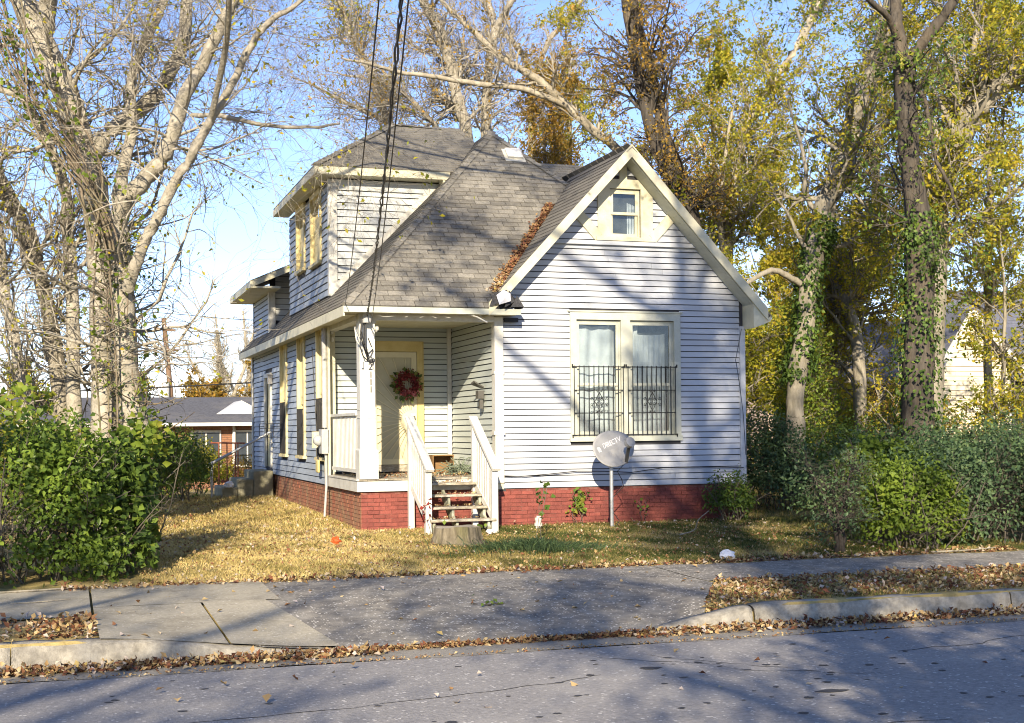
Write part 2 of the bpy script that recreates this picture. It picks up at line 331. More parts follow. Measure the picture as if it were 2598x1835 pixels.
BACK = pmat('sheathing', (.06, .06, .065), rough=.9)
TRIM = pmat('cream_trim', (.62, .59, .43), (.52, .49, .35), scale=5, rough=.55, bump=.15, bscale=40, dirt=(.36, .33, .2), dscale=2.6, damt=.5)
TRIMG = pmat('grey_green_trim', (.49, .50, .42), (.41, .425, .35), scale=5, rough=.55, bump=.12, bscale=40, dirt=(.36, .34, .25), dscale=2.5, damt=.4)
WHITE = pmat('white_paint', (.63, .62, .56), (.53, .52, .46), scale=6, rough=.5, bump=.15, bscale=50, dirt=(.38, .34, .24), dscale=4, damt=.5)
OCHRE = pmat('yellowed_paint', (.60, .49, .22), (.52, .41, .16), scale=4, rough=.5, dirt=(.42, .32, .12), dscale=2.5, damt=.6, bump=.1)
BOARDUP = pmat('yellowed_board', (.74, .65, .36), (.62, .52, .26), scale=5, rough=.6, stretch=(1, 1, .25), dirt=(.3, .23, .1), dscale=4, damt=.65)
DOORM = pmat('cream_steel', (.66, .60, .40), (.60, .54, .34), scale=3, rough=.38, dirt=(.55, .46, .25), dscale=2, damt=.35)
WOODW = pmat('weathered_wood', (.42, .37, .28), (.17, .15, .11), scale=14, rough=.85, bump=.6, bscale=45, stretch=(1, 3, 3), dirt=(.62, .6, .54), dscale=6, damt=.85)
IRON = pmat('black_iron', (.018, .018, .018), rough=.5)
BRICKM = pmat('painted_brick', (.25, .07, .052), (.165, .045, .036), scale=9, rough=.75, bump=.5, bscale=50, dirt=(.12, .035, .03), dscale=2.2, damt=.5, rand=.16)
MORTAR = pmat('painted_mortar', (.185, .055, .042), (.12, .037, .03), scale=20, rough=.9, dirt=(.42, .3, .24), dscale=6, damt=.35)
BRICKS_ = pmat('worn_brick', (.31, .095, .055), (.24, .15, .09), scale=3, rough=.8, bump=.5, bscale=50, dirt=(.30, .26, .14), dscale=1.2, damt=.75, rand=.16)
SHING = pmat('shingle', (.27, .255, .215), (.165, .155, .135), scale=30, rough=.95, bump=.5, bscale=220, dirt=(.085, .082, .078), dscale=1.1, damt=.6, rand=.24, spec=.1)  # dark blotches: roof stains that also paint mottled tree shade into the colour
SHING_D = pmat('shingle_underlay', (.075, .07, .065), rough=.95)

def wall(name, o, h, n, a0, a1, z0, z1, holes=(), t=.12, top=None):
    """sheathing behind the boards, cut round its openings"""
    P = frame(o, h, n); mb = MB(lambda a, z, d: P(a, z, d))
    xs = sorted({a0, a1, *[v for q in holes for v in q[:2]]}); zs = sorted({z0, z1, *[v for q in holes for v in q[2:]]})
    for i in range(len(xs) - 1):
        for j in range(len(zs) - 1):
            ca, cz = (xs[i] + xs[i + 1]) / 2, (zs[j] + zs[j + 1]) / 2
            if any(q[0] < ca < q[1] and q[2] < cz < q[3] for q in holes): continue
            mb.box(xs[i], xs[i + 1], zs[j], zs[j + 1], -t - .03, -.03)
    for tp in top or ():
        w_ = MB(); w_.prism([P(a, z, -.03) for a, z in tp], Vector(n) * -t); o_ = len(mb.v); mb.v += w_.v; mb.f += [tuple(i + o_ for i in f) for f in w_.f]
    return mb.build(name, BACK, house)
def siding(par, o, h, n, z0, z1, e, spans, mat, single=.6, gap=.015):
    """lapped boards, each one its own piece; slivers between openings are joined"""
    P = frame(o, h, n); rest = MB(); k = 0; z = z0
    while z < z1 - .02:
        zb, zt = z + gap, min(z + e, z1)
        sp_ = []
        for q_ in spans(zb, zt):
            if q_[1] - q_[0] > 2.4 and rng.random() < .6:
                c_ = q_[0] + (q_[1] - q_[0]) * rng.uniform(.25, .75); sp_ += [(q_[0], c_ - .002, q_[2], c_ - .002), (c_ + .002, q_[1], c_ + .002, q_[3])]
            else: sp_.append(q_)
        for (a0, a1, b0, b1) in sp_:
            if a1 - a0 < .03: continue
            j = rng.normal() * .0012
            prof = [(a0, zb + j, -.028), (a0, zb + j, .0), (b0, zt + j, -.017), (b0, zt + j, -.028), (a1, zb - j, -.028), (a1, zb - j, .0), (b1, zt - j, -.017), (b1, zt - j, -.028)]
            F = [(0, 3, 2, 1), (4, 5, 6, 7), (1, 2, 6, 5), (0, 1, 5, 4), (2, 3, 7, 6), (3, 0, 4, 7)]
            mb = MB() if a1 - a0 > single else rest
            mb.add([P(*q) for q in prof], F)
            if mb is not rest: mb.build('siding_board', mat, par)
        z += e
    if rest.v: tag(rest.build('siding_strip', mat, par), kind='stuff')
def cut(a0, a1, holes):
    """straight span minus openings"""
    def f(zb, zt):
        out = [(a0, a1)]
        for q in holes:
            if zt > q[2] + .01 and zb < q[3] - .01:
                nw = []
                for s, t in out:
                    if q[1] <= s or q[0] >= t: nw.append((s, t)); continue
                    if q[0] > s: nw.append((s, q[0]))
                    if q[1] < t: nw.append((q[1], t))
                out = nw
        return [(s, t, s, t) for s, t in out]
    return f
X, Y, Z = Vector((1, 0, 0)), Vector((0, 1, 0)), Vector((0, 0, 1))
# --- front gable wall
FW = [(1.42, 3.24, 1.57, 3.56)]
PEAK = 6.2; gl = lambda z: max(.09, 2.31 - (6.36 - z) / 1.071); gr = lambda z: min(4.52, 2.31 + (6.36 - z) / 1.071)
w1 = wall('front_wall', (0, 0, 0), X, -Y, .02, 4.6, .69, 3.9, FW, top=[[(.02, 3.9), (2.07, 3.9), (2.07, 6.10)], [(2.63, 3.9), (4.6, 3.9), (2.63, 6.01)], [(2.07, 3.9), (2.63, 3.9), (2.63, 5.0), (2.07, 5.0)], [(2.07, 5.83), (2.63, 5.83), (2.63, 6.01), (2.31, 6.35), (2.07, 6.10)]])
fcut = cut(.1, 4.52, [(1.31, 3.36, 1.47, 3.71)])
def fspan(zb, zt):
    out = []
    for a0, a1, _, _ in fcut(zb, zt): out.append((max(a0, gl(zb)), min(a1, gr(zb)), max(a0, gl(zt)), min(a1, gr(zt))))
    return out
siding(w1, (0, 0, 0), X, -Y, .69, 4.86, .102, fspan, SIDE)
def gspan(zb, zt):
    out = []
    for lo, hi in ((0, 1.86), (2.8, 9)):
        if zb > 5.98: lo, hi = (0, 2.25) if lo == 0 else (2.38, 9)
        out.append((max(lo, gl(zb)), min(hi, gr(zb)), max(lo, gl(zt)), min(hi, gr(zt))))
    return out
siding(w1, (0, 0, 0), X, -Y, 4.935, 6.2, .112, gspan, SIDE, single=.2)
P = frame((0, 0, 0), X, -Y)
belt = MB(P); belt.box(1.0, 3.64, 4.87, 4.93, -.02, .03); belt.box(.98, 3.66, 4.855, 4.872, -.02, .05); belt.build('belt_ledge', SIDE, house)
cb = MB(P); cb.box(-.02, .10, .69, 3.60, -.05, .022); cb.build('corner_board', TRIM, house)
cb = MB(P); cb.box(4.52, 4.62, .69, 3.50, -.05, .022); cb.build('corner_board', SIDE, house)
# --- boards around the gable window
gt = MB(P); gt.box(1.84, 2.06, 4.935, 5.84, -.02, .02); gt.build('casing_board', TRIM, house)
gt = MB(P); gt.box(2.64, 2.86, 4.935, 5.84, -.02, .02); gt.build('casing_board', TRIM, house)
gt = MB(P); gt.add([(a, z, d) for a, z in ((1.84, 5.84), (2.86, 5.84), (2.70, 6.0), (1.93, 6.0)) for d in (-.02, .022)], [(0, 2, 4, 6), (1, 7, 5, 3), (0, 1, 3, 2), (2, 3, 5, 4), (4, 5, 7, 6), (6, 7, 1, 0)]); gt.build('head_board', TRIM, house)
gt = MB(P); gt.box(2.245, 2.385, 6.0, 6.34, -.02, .018); gt.build('king_post', TRIM, house)
gt = MB(P); gt.box(1.80, 2.90, 4.935, 5.0, -.02, .05); gt.build('window_sill', TRIM, house)
for sgn in (-1, 1):
    b = MB(); c = 2.35
    b.beam(P(c + sgn * .50, 4.99, .004), P(c + sgn * .85, 5.36, .004), .17, .05, -Y); b.build('diagonal_brace', TRIM, house)
# --- porch walls: back wall of the porch and the flank of the bay
PB = 2.87
w2 = wall('porch_back_wall', (-2.35, PB, 0), X, -Y, 0, 2.37, .6, 3.75)
siding(w2, (-2.35, PB, 0), X, -Y, .93, 3.68, .104, cut(.03, 2.33, [(.62, 1.82, .9, 3.34)]), SIDE2, single=.45)
w3 = wall('porch_flank_wall', (0, 0, 0), Y, -X, .02, PB, .6, 3.75)
siding(w3, (0, 0, 0), Y, -X, .93, 3.68, .104, cut(.1, PB - .06, []), SIDE2)
c = MB(); c.box(-.075, -.001, PB - .06, PB - .001, .93, 3.68); c.build('corner_bead', WHITE, house)
c = MB(); c.box(-.05, .1, -.055, .12, .80, 3.58); c.box(-.075, .12, -.07, .14, 1.60, 1.66); c.box(-.065, .11, -.065, .13, 2.62, 2.66); c.build('pilaster', WHITE, house)
# --- left wall
LX = -2.35
LW = [(2.92, 3.72, 1.2, 3.58), (5.28, 5.98, 1.2, 3.58), (7.62, 8.32, 1.2, 3.58)]; LD = (9.95, 10.85, .86, 2.95)
w4 = wall('side_wall', (LX, 0, 0), Y, -X, PB + .02, 13.2, .70, 3.75, LW + [LD])
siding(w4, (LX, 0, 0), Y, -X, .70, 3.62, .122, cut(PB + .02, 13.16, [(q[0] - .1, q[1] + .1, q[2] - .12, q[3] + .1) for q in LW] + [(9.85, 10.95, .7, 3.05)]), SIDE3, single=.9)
c = MB(); c.box(LX - .03, LX + .05, 13.1, 13.22, .7, 3.62); c.build('corner_board', WHITE, house)
wall('back_wall', (LX, 13.2, 0), X, Y, 0, 7, .1, 3.75); wall('right_wall', (4.6, 0, 0), Y, X, .05, 13.2, .62, 3.9)
lin = MB(); lin.box(-1.9, 4.2, .42, 12.8, .7, 3.7)        # rooms stay dark behind the glass
# rooms: front room box only up to the porch recess
lin = MB(); lin.box(.45, 4.2, .55, 3.2, .7, 3.8); lin.box(-1.85, 4.2, 3.3, 12.8, .7, 3.8); lin.build('interior', pmat('dark_room', (.05, .045, .04), rough=.9), house)
# --- brick foundation: pieces of the front seen one by one, the receding side joined
def brickwork(par, o, h, n, a0, a1, z0, z1, mat, single, L=.203, hh=.066):
    P = frame(o, h, n); rest = MB(); k = 0; z = z0
    me = MB(); me.box(-L / 2 + .005, L / 2 - .005, -.03, 0, 0, hh - .009) if False else None
    shared = {}
    def bm(l):
        key = round(l, 3)
        if key not in shared:
            m = MB(lambda a, zz, d: h * a + Vector((0, 0, zz)) + n * d); m.box(0, l - .009, 0, hh - .009, -.03, .008); shared[key] = m.mesh('brick', mat)
        return shared[key]
    while z < z1 - .02:
        a = a0 - (L / 2 if k % 2 else 0)
        while a < a1 - .02:
            s, e = max(a, a0), min(a + L, a1)
            if e - s > .04:
                jit = rng.normal() * .0022
                if single:
                    ob = link('brick', bm(e - s), par, P(s, z + rng.normal() * .001, jit))
                else:
                    m = MB(P); m.box(s, e - .009, z, min(z + hh - .009, z1), -.03, .008 + jit); rest.add(m.v, m.f)
            a += L
        z += hh; k += 1
    if rest.v: tag(rest.build('brick_course', mat, par), kind='stuff')
fb = MB(); fb.box(-2.31, 4.55, .035, .25, -.4, .70); fnd = fb.build('foundation', MORTAR, house)
brickwork(fnd, (0, .03, 0), X, -Y, -2.31, 4.58, .0, .66, BRICKM, True)
fb = MB(); fb.box(LX + .045, LX + .25, .26, 13.2, -.4, .69); fnd2 = fb.build('side_foundation', pmat('side_mortar', (.3, .22, .14), (.18, .12, .08), scale=12, rough=.9, dirt=(.42, .37, .24), dscale=2, damt=.6), house)
brickwork(fnd2, (LX + .04, .04, 0), Y, -X, -.01, 13.1, .0, .69, BRICKS_, False)

# --- windows
GLASS = bpy.data.materials.new('window_glass'); nt, n, l = nodes_of(GLASS)
g = n.new('ShaderNodeBsdfGlossy'); g.inputs['Roughness'].default_value = .02; t = n.new('ShaderNodeBsdfTransparent'); t.inputs[0].default_value = (.86, .9, .9, 1)
fr = n.new('ShaderNodeFresnel'); fr.inputs[0].default_value = 1.6; mx = n.new('ShaderNodeMixShader')
l.new(fr.outputs[0], mx.inputs[0]); l.new(t.outputs[0], mx.inputs[1]); l.new(g.outputs[0], mx.inputs[2]); l.new(mx.outputs[0], n['Material Output'].inputs[0])
CURT = pmat('curtain_cloth', (.66, .66, .68), (.5, .5, .53), scale=3, rough=.9, dirt=(.5, .45, .36), dscale=2, damt=.4)
DARK = pmat('dark_blind', (.13, .13, .12), (.06, .06, .06), scale=4, rough=.8)
def sash_window(par, o, h, n, a0, a1, z0, z1, mat, sill=None, casing=.1, curtain=None, behind=None, mid=.5, dep=.07, name='window'):
    """casing, two sashes with a meeting rail, a pane each, and what hangs behind"""
    P = frame(o, h, n); m = MB(P)
    if casing:
        m.box(a0 - casing, a0, z0, z1, -.03, .028); m.box(a1, a1 + casing, z0, z1, -.03, .028); m.box(a0 - casing, a1 + casing, z1, z1 + casing * 1.1, -.03, .032)
        m.box(a0 - casing - .02, a1 + casing + .02, z0 - .06, z0, -.03, .06)
    for q in ((a0, a0 + .025), (a1 - .025, a1)): m.box(q[0], q[1], z0, z1, -.12, -.031)
    m.box(a0 + .025, a1 - .025, z1 - .025, z1, -.12, -.031); m.box(a0 + .025, a1 - .025, z0, z0 + .025, -.12, -.031)
    w = m.build(name, mat, par)
    zm = z0 + (z1 - z0) * mid
    for (b0, b1, d) in ((z0 + .026, zm + .02, -.095), (zm - .02, z1 - .026, -.065)):
        f = MB(P); s0, s1 = a0 + .026, a1 - .026; r = .045
        f.box(s0, s0 + r, b0, b1, d, d + .028); f.box(s1 - r, s1, b0, b1, d, d + .028); f.box(s0 + r, s1 - r, b0, b0 + r, d, d + .028); f.box(s0 + r, s1 - r, b1 - r, b1, d, d + .028)
        f.build('sash', mat, w)
        p = MB(P); p.box(s0 + r, s1 - r, b0 + r, b1 - r, d + .010, d + .014); p.build('pane', GLASS, w)
    if behind: q = MB(P); q.box(a0, a1, z0, z1, -.30, -.29); q.build('blind', behind, w)
    return w, P
wf = MB(P); wf.box(1.31, 3.36, 3.57, 3.70, -.03, .03)
for a, b in ((1.31, 1.42), (2.24, 2.41), (3.24, 3.36)): wf.box(a, b, 1.56, 3.57, -.03, .03)
wf.box(1.29, 3.38, 1.47, 1.56, -.03, .045); wf.box(1.27, 3.40, 3.70, 3.725, -.03, .05)
wfo = wf.build('window_casing', TRIMG, house)
def curtain(P, a0, a1, z0, z1, par, folds, swag=0, mat=None, amp=.018):
    nx, nz = 60, 30; V = []
    for i in range(nx):
        t = i / (nx - 1)
        for j in range(nz):
            s = j / (nz - 1); z = z1 - (z1 - z0) * s
            z -= swag * 4 * t * (1 - t) * (1 - s)
            d = -.21 + amp * (math.sin(t * folds * 6.28 + 1.5 * s) + .5 * math.sin(t * folds * 13.7 + 2 * s + 1)) * (.35 + .65 * abs(math.sin(1.2 + 2.1 * s)))
            d += .02 * math.sin(5 * s + 4 * t) 
            V.append(P(a0 + (a1 - a0) * t, z, d))
    F = [(i * nz + j, i * nz + j + 1, (i + 1) * nz + j + 1, (i + 1) * nz + j) for i in range(nx - 1) for j in range(nz - 1)]
    link('curtain', fast_mesh('curtain', V, F, mat or CURT, smooth=True), par)
P = frame((0, 0, 0), X, -Y)
wA, _ = sash_window(house, (0, 0, 0), X, -Y, 1.42, 2.24, 1.57, 3.56, TRIMG, casing=0, behind=DARK, mid=.44)
curtain(P, 1.44, 2.22, 1.6, 3.52, wA, 1.6, .05, amp=.03)
wB, _ = sash_window(house, (0, 0, 0), X, -Y, 2.41, 3.24, 1.57, 3.56, TRIMG, casing=0, behind=DARK, mid=.44)
curtain(P, 2.50, 3.17, 1.6, 3.36, wB, 6.5, .03, amp=.022); curtain(P, 2.43, 2.66, 2.9, 3.52, wB, 2.5, -.06, amp=.02)
wG, _ = sash_window(house, (0, 0, 0), X, -Y, 2.07, 2.63, 5.0, 5.83, TRIM, casing=0, behind=None, mid=.5)
bl = MB(P); bl.box(2.07, 2.63, 5.0, 5.83, -.16, -.15); bl.build('blind', DARK, wG)
cu = MB(P); 
for i in range(5): cu.box(2.44 + i * .03, 2.463 + i * .03, 5.04, 5.62 - .01 * i, -.145 + .006 * (i % 2), -.14 + .006 * (i % 2))
cu.build('curtain', CURT, wG)
# security grilles of the front windows
def curl(cx, cz, r, sgn, d, fl=1, turns=1.35):
    return [(cx + sgn * (r * (1 - t) + .004) * math.cos(t * turns * 6.28), cz + fl * (r * (1 - t) + .004) * math.sin(t * turns * 6.28), d) for t in np.linspace(0, .86, 16)]
bar_me = MB(lambda a, z, d: (a, -d, z)); bar_me.box(-.006, .006, 0, 1.20, -.006, .006); bar_me = bar_me.mesh('bar', IRON)
for a0, a1 in ((1.36, 2.26), (2.35, 3.24)):
    m = MB(P)
    for z in (1.58, 1.955, 2.345, 2.745): m.box(a0 - (.03 if z in (1.58, 2.745) else 0), a1 + (.03 if z in (1.58, 2.745) else 0), z - .008, z + .008, .052, .066)
    for a in (a0 - .03, a1 + .03):
        m.box(a - .008, a + .008, 2.735, 2.79, .04, .066); m.box(a - .008, a + .008, 1.535, 1.59, .04, .066)
    go = m.build('window_grille', IRON, house)
    nb = 11
    for k in range(nb): link('bar', bar_me, go, P(a0 + (a1 - a0) * k / (nb - 1), 1.565, .059))
    s = MB(); c = (a0 + a1) / 2; w = .085
    for p in ([(c, 2.31, .073), (c - w, 2.15, .073), (c, 1.99, .073), (c + w, 2.15, .073), (c, 2.31, .073)],): s.tube([P(*q) for q in p], .007, 4)
    for sg in (-1, 1):
        for cz, fl in ((2.105, 1), (2.195, -1)):
            s.tube([P(*q) for q in curl(c + sg * .032, cz, .026, sg, .073, fl)], .006, 4); s.tube([P(*q) for q in curl(c + sg * .135, cz + fl * -.01, .03, -sg, .073, fl)], .006, 4)
        for cz, fl in ((2.325, 1), (1.975, -1)): s.tube([P(*q) for q in curl(c + sg * .03, cz, .02, sg, .073, fl)], .006, 4)
    s.build('scroll_ornament', IRON, go)
# side wall windows, boarded pale above, barred below
PL = frame((LX, 0, 0), Y, -X)
for i, q in enumerate(LW):
    w, Pw = sash_window(house, (LX, 0, 0), Y, -X, *q, BOARDUP, casing=.1, behind=DARK, mid=.5)
    up = MB(PL); up.box(q[0] + .026, q[1] - .026, q[3] - (1.35 if i else 1.3), q[3] - .45, -.06, -.045); up.build('board_panel', BOARDUP, w)
    gr_ = MB(PL); zt = (2.28, 2.12, 2.3)[i]
    for z in (q[2] + .03, (q[2] + zt) / 2, zt): gr_.box(q[0], q[1], z - .01, z + .01, .012, .03)
    for k in range(9): a = q[0] + .02 + (q[1] - q[0] - .04) * k / 8; gr_.box(a - .007, a + .007, q[2] + .01, zt + .02, .03, .044)
    gr_.build('window_grille', IRON, house)
# back door in the side wall
dm = MB(PL); q = LD; dm.box(q[0] - .1, q[0], q[2], q[3], -.1, .03); dm.box(q[1], q[1] + .1, q[2], q[3], -.1, .03); dm.box(q[0] - .1, q[1] + .1, q[3], q[3] + .1, -.1, .035)
do = dm.build('side_door', WHITE, house)
ds = MB(PL); ds.box(q[0], q[1], q[2], q[3], -.08, -.05)
for z0, z1 in ((q[2] + .12, q[2] + .9), (q[2] + 1.02, q[3] - .12)): ds.box(q[0] + .12, q[1] - .12, z0, z1, -.05, -.035)
ds.build('door_leaf', BOARDUP, do)
lm = MB(PL); lm.box(9.72, 9.84, 2.78, 2.98, .0, .1); lm.box(9.70, 9.86, 2.98, 3.0, -.02, .13); lm.build('wall_lamp', pmat('dull_metal', (.35, .34, .32), rough=.5, metal=.3), house)

# --- front door: steel security door with a sunburst
PD = frame((0, PB, 0), X, -Y)
m = MB(PD); m.box(-1.74, -1.52, .93, 3.33, -.02, .045); m.box(-.66, -.55, .93, 3.33, -.02, .045); m.box(-1.52, -.66, 3.16, 3.33, -.02, .045); m.box(-.55, -.535, .93, 3.35, -.02, .06); m.box(-1.74, -.535, 3.33, 3.352, -.02, .06)
df = m.build('door_frame', OCHRE, house)
m = MB(PD); m.box(-1.43, -.77, 1.16, 3.05, .0, .016); pnl = m
m = MB(PD)
for a0, a1, z0, z1 in ((-1.51, -1.43, 1.06, 3.15), (-.77, -.67, 1.06, 3.15), (-1.43, -.77, 3.05, 3.15), (-1.43, -.77, 1.06, 1.16)): m.box(a0, a1, z0, z1, .02, .05)
fd = m.build('front_door', DOORM, house); pnl.build('mesh_panel', pmat('screen_mesh', (.52, .48, .33), (.46, .42, .28), scale=3, rough=.6), fd)
cx, cz = -.77, 1.86; th = np.linspace(-math.pi / 2, math.pi / 2, 19)
hub = MB(PD); pts = [(cx, cz - .2)] + [(cx - .2 * math.cos(a), cz + .2 * math.sin(a)) for a in th] + [(cx, cz + .2)]
hub.add([(a, z, d) for a, z in pts for d in (.02, .045)], [tuple(range(1, 2 * len(pts), 2)), ] + [(2 * i, 2 * i + 2, 2 * i + 3, 2 * i + 1) for i in range(len(pts) - 1)]); hub.build('sunburst_hub', DOORM, fd)
for k in range(17):
    a = -math.pi / 2 + .10 + (math.pi - .2) * k / 16
    dx, dz = -math.cos(a), math.sin(a); s = min((.66 / -dx) if dx < -1e-6 else 9, (1.19 / dz) if dz > 1e-6 else 9, (-.70 / dz) if dz < -1e-6 else 9)
    r = MB(); r.beam(PD(cx + dx * .2, cz + dz * .2, .034), PD(cx + dx * s, cz + dz * s, .034), .014, .03, -Y); r.build('sunburst_ray', DOORM, fd)
lk = MB(PD); lk.box(-.79, -.70, 1.72, 2.0, .05, .058); lk.build('lock_plate', WHITE, fd)
CHROME = pmat('chrome', (.6, .6, .62), rough=.2, metal=1)
for z in (1.79, 1.92):
    kn = MB(); kn.tube([PD(-.745, z, .058), PD(-.745, z, .075), PD(-.745, z, .08), PD(-.745, z, .11), PD(-.745, z, .125)], [.02, .02, .033, .035, .018], 14); kn.build('knob', CHROME, fd, smooth=True)
sl = MB(PD); sl.box(-1.74, -.55, .93, 1.05, -.02, .06); sl.build('door_sill', WOODW, house)

# --- porch: deck boards, skirt, posts, brackets, railing
deck = MB(); deck.box(-2.33, -.06, .04, PB - .04, .80, .88); dk = deck.build('porch_deck', pmat('deck_under', (.2, .18, .14), rough=.9), house)
xx = -2.36
while xx < -.08:
    b = MB(); b.box(xx, xx + .136, -.055 + rng.normal() * .004, PB - .045, .882, .905 + rng.normal() * .0015); b.build('deck_board', WOODW, dk); xx += .142
sk = MB(); sk.box(-2.345, -.06, -.02, .02, .70, .878); sk.build('skirt_board', WHITE, house)
sk = MB(); sk.box(-2.385, -2.345, -.02, 2.9, .70, .878); sk.build('skirt_board', WHITE, house)
sk = MB(); sk.box(-2.40, -2.34, -.05, 2.9, .879, .905); sk.build('deck_nosing', WHITE, house)
po = MB(); po.box(-2.335, -2.085, -.06, .19, 1.38, 3.6); po.box(-2.345, -2.075, -.07, .20, 1.895, 1.905); po.box(-2.341, -2.079, -.066, .196, 2.02, 2.03)
pst = po.build('porch_post', WHITE, house)
pb = MB(); pb.box(-2.355, -2.045, -.085, .215, .906, 1.37); pb.add([(-2.355, -.085, 1.37), (-2.045, -.085, 1.37), (-2.045, .215, 1.37), (-2.355, .215, 1.37), (-2.335, -.06, 1.40), (-2.085, -.06, 1.40), (-2.085, .19, 1.40), (-2.335, .19, 1.40)], [(0, 1, 5, 4), (1, 2, 6, 5), (2, 3, 7, 6), (3, 0, 4, 7)]); pb.build('post_base', WHITE, pst)
NUM = pmat('number_black', (.02, .02, .02), rough=.5)
for ch, z in (('2', 2.72), ('1', 2.59), ('1', 2.47), ('1', 2.35)):
    me = text_mesh(ch, .15, .004, NUM, 'house_number'); o = link('house_number', me, pst, (-2.16 + (.006 if ch == '1' else 0), -.066, z)); o.rotation_euler = (R(90), 0, 0)
hp = MB(); hp.box(-2.40, -2.36, 2.42, 2.86, .906, 3.6); hp.box(-2.36, -2.22, 2.66, 2.84, .906, 3.6); hp.build('half_post', TRIM, house)
def bracket(o, h, n):
    Pq = frame(o, h, n); m = MB(); arc = [(.02 + .36 * (1 - math.cos(t)), -.36 + .36 * math.sin(t) + .30) for t in np.linspace(0, 1.35, 9)]
    for (a, z), (b, y) in zip(arc, arc[1:]): m.beam(Pq(a, z, 0), Pq(b, y, 0), .05, .05, Z)
    m.tube([Pq(.04, -.1, 0), Pq(.05, -.13, 0), Pq(.05, -.17, 0), Pq(.04, -.21, 0)], [.02, .05, .045, .015], 10)
    return m
bracket((-2.085, .06, 3.52), X, -Y).build('post_bracket', WHITE, house)
bracket((-2.28, 2.66, 3.52), -Y, X).build('post_bracket', WHITE, house)
rl = MB(); rl.box(-2.36, -2.26, .22, 2.42, 1.94, 1.985); rl.box(-2.34, -2.28, .22, 2.42, 1.0, 1.06); pr_ = rl.build('porch_railing', WHITE, house)
bal = MB(); bal.box(-.018, .018, -.03, .03, 0, .88); bal = bal.mesh('baluster', WHITE)
for k in range(19): link('baluster', bal, pr_, (-2.31, .28 + k * .115, 1.06))
lf = MB(); lf.box(-.14, -.04, .62, .78, 2.22, 2.36); lf.prism([(-.04, .60, 2.40), (-.22, .58, 2.50), (-.24, .72, 2.46), (-.04, .80, 2.40)], (0, .02, .03)); lf.box(-.10, -.04, .66, .74, 2.05, 2.2); lf.build('porch_light', pmat('bronze', (.10, .095, .085), rough=.5), house)
mbx = MB(); mbx.box(.12, .36, -.08, -.03, 3.50, 3.57); mbx.build('bracket_vent', IRON, house)

# --- front steps
stp = thing('porch_steps', 'weathered white wooden steps with slatted handrails leading to the porch', 'steps', (-.95, -.5, .05))
for k, z in enumerate((.28, .465, .65, .83)):
    y0 = -1.04 + k * .245; x0, x1 = -1.40 + k * .02 - (.03 if k == 0 else 0), -.40 + (.05 if k == 0 else 0) - k * .02
    t = MB(); t.box(x0, x1, y0, y0 + .13, z - .04, z); t.box(x0 + .01, x1 - .01, y0 + .14, y0 + .27, z - .042, z - .003); bevel(t.build('stair_tread', WOODW, stp), .008)
for x in (-1.36, -.98, -.46):
    s = MB()
    s.beam((x, -.98, .10), (x, -.08, .66), .045, .12, Z)
    for k, z in enumerate((.24, .425, .61)): s.box(x - .02, x + .02, -.98 + k * .245, -.92 + k * .245, z - .18, z); s.box(x - .02, x + .02, -.84 + k * .245, -.78 + k * .245, z - .12, z)
    s.build('stringer', pmat('mossy_wood', (.4, .4, .32), (.16, .17, .09), scale=7, rough=.9, dirt=(.55, .54, .48), dscale=4, damt=.7), stp)
for x, dx in ((-1.52, .07), (-.44, .08)):
    p = MB(); p.box(x - .045, x + .045, -.17, -.08, .0, 1.86); p.build('newel_post', WHITE, stp)
    p = MB(); p.box(x + dx - .05, x + dx + .05, -1.0, -.90, .0, 1.04); p.build('newel_post', WHITE, stp)
    r = MB(); r.beam((x - .005, -.06, 1.90), (x + dx + .01, -1.06, 1.05), .14, .045, Z); r.build('handrail', WHITE, stp)
    r = MB(); r.beam((x, -.10, .84), (x + dx, -.95, .25), .05, .10, Z); r.build('bottom_rail', WHITE, stp)
    for k in range(8):
        t = (k + .7) / 8.4; b = MB(); bx = x + dx * t; by = -.10 - .85 * t; b.box(bx - .012, bx + .012, by - .03, by + .03, .86 - .59 * t, 1.83 - .80 * t); b.build('baluster', WHITE, stp)
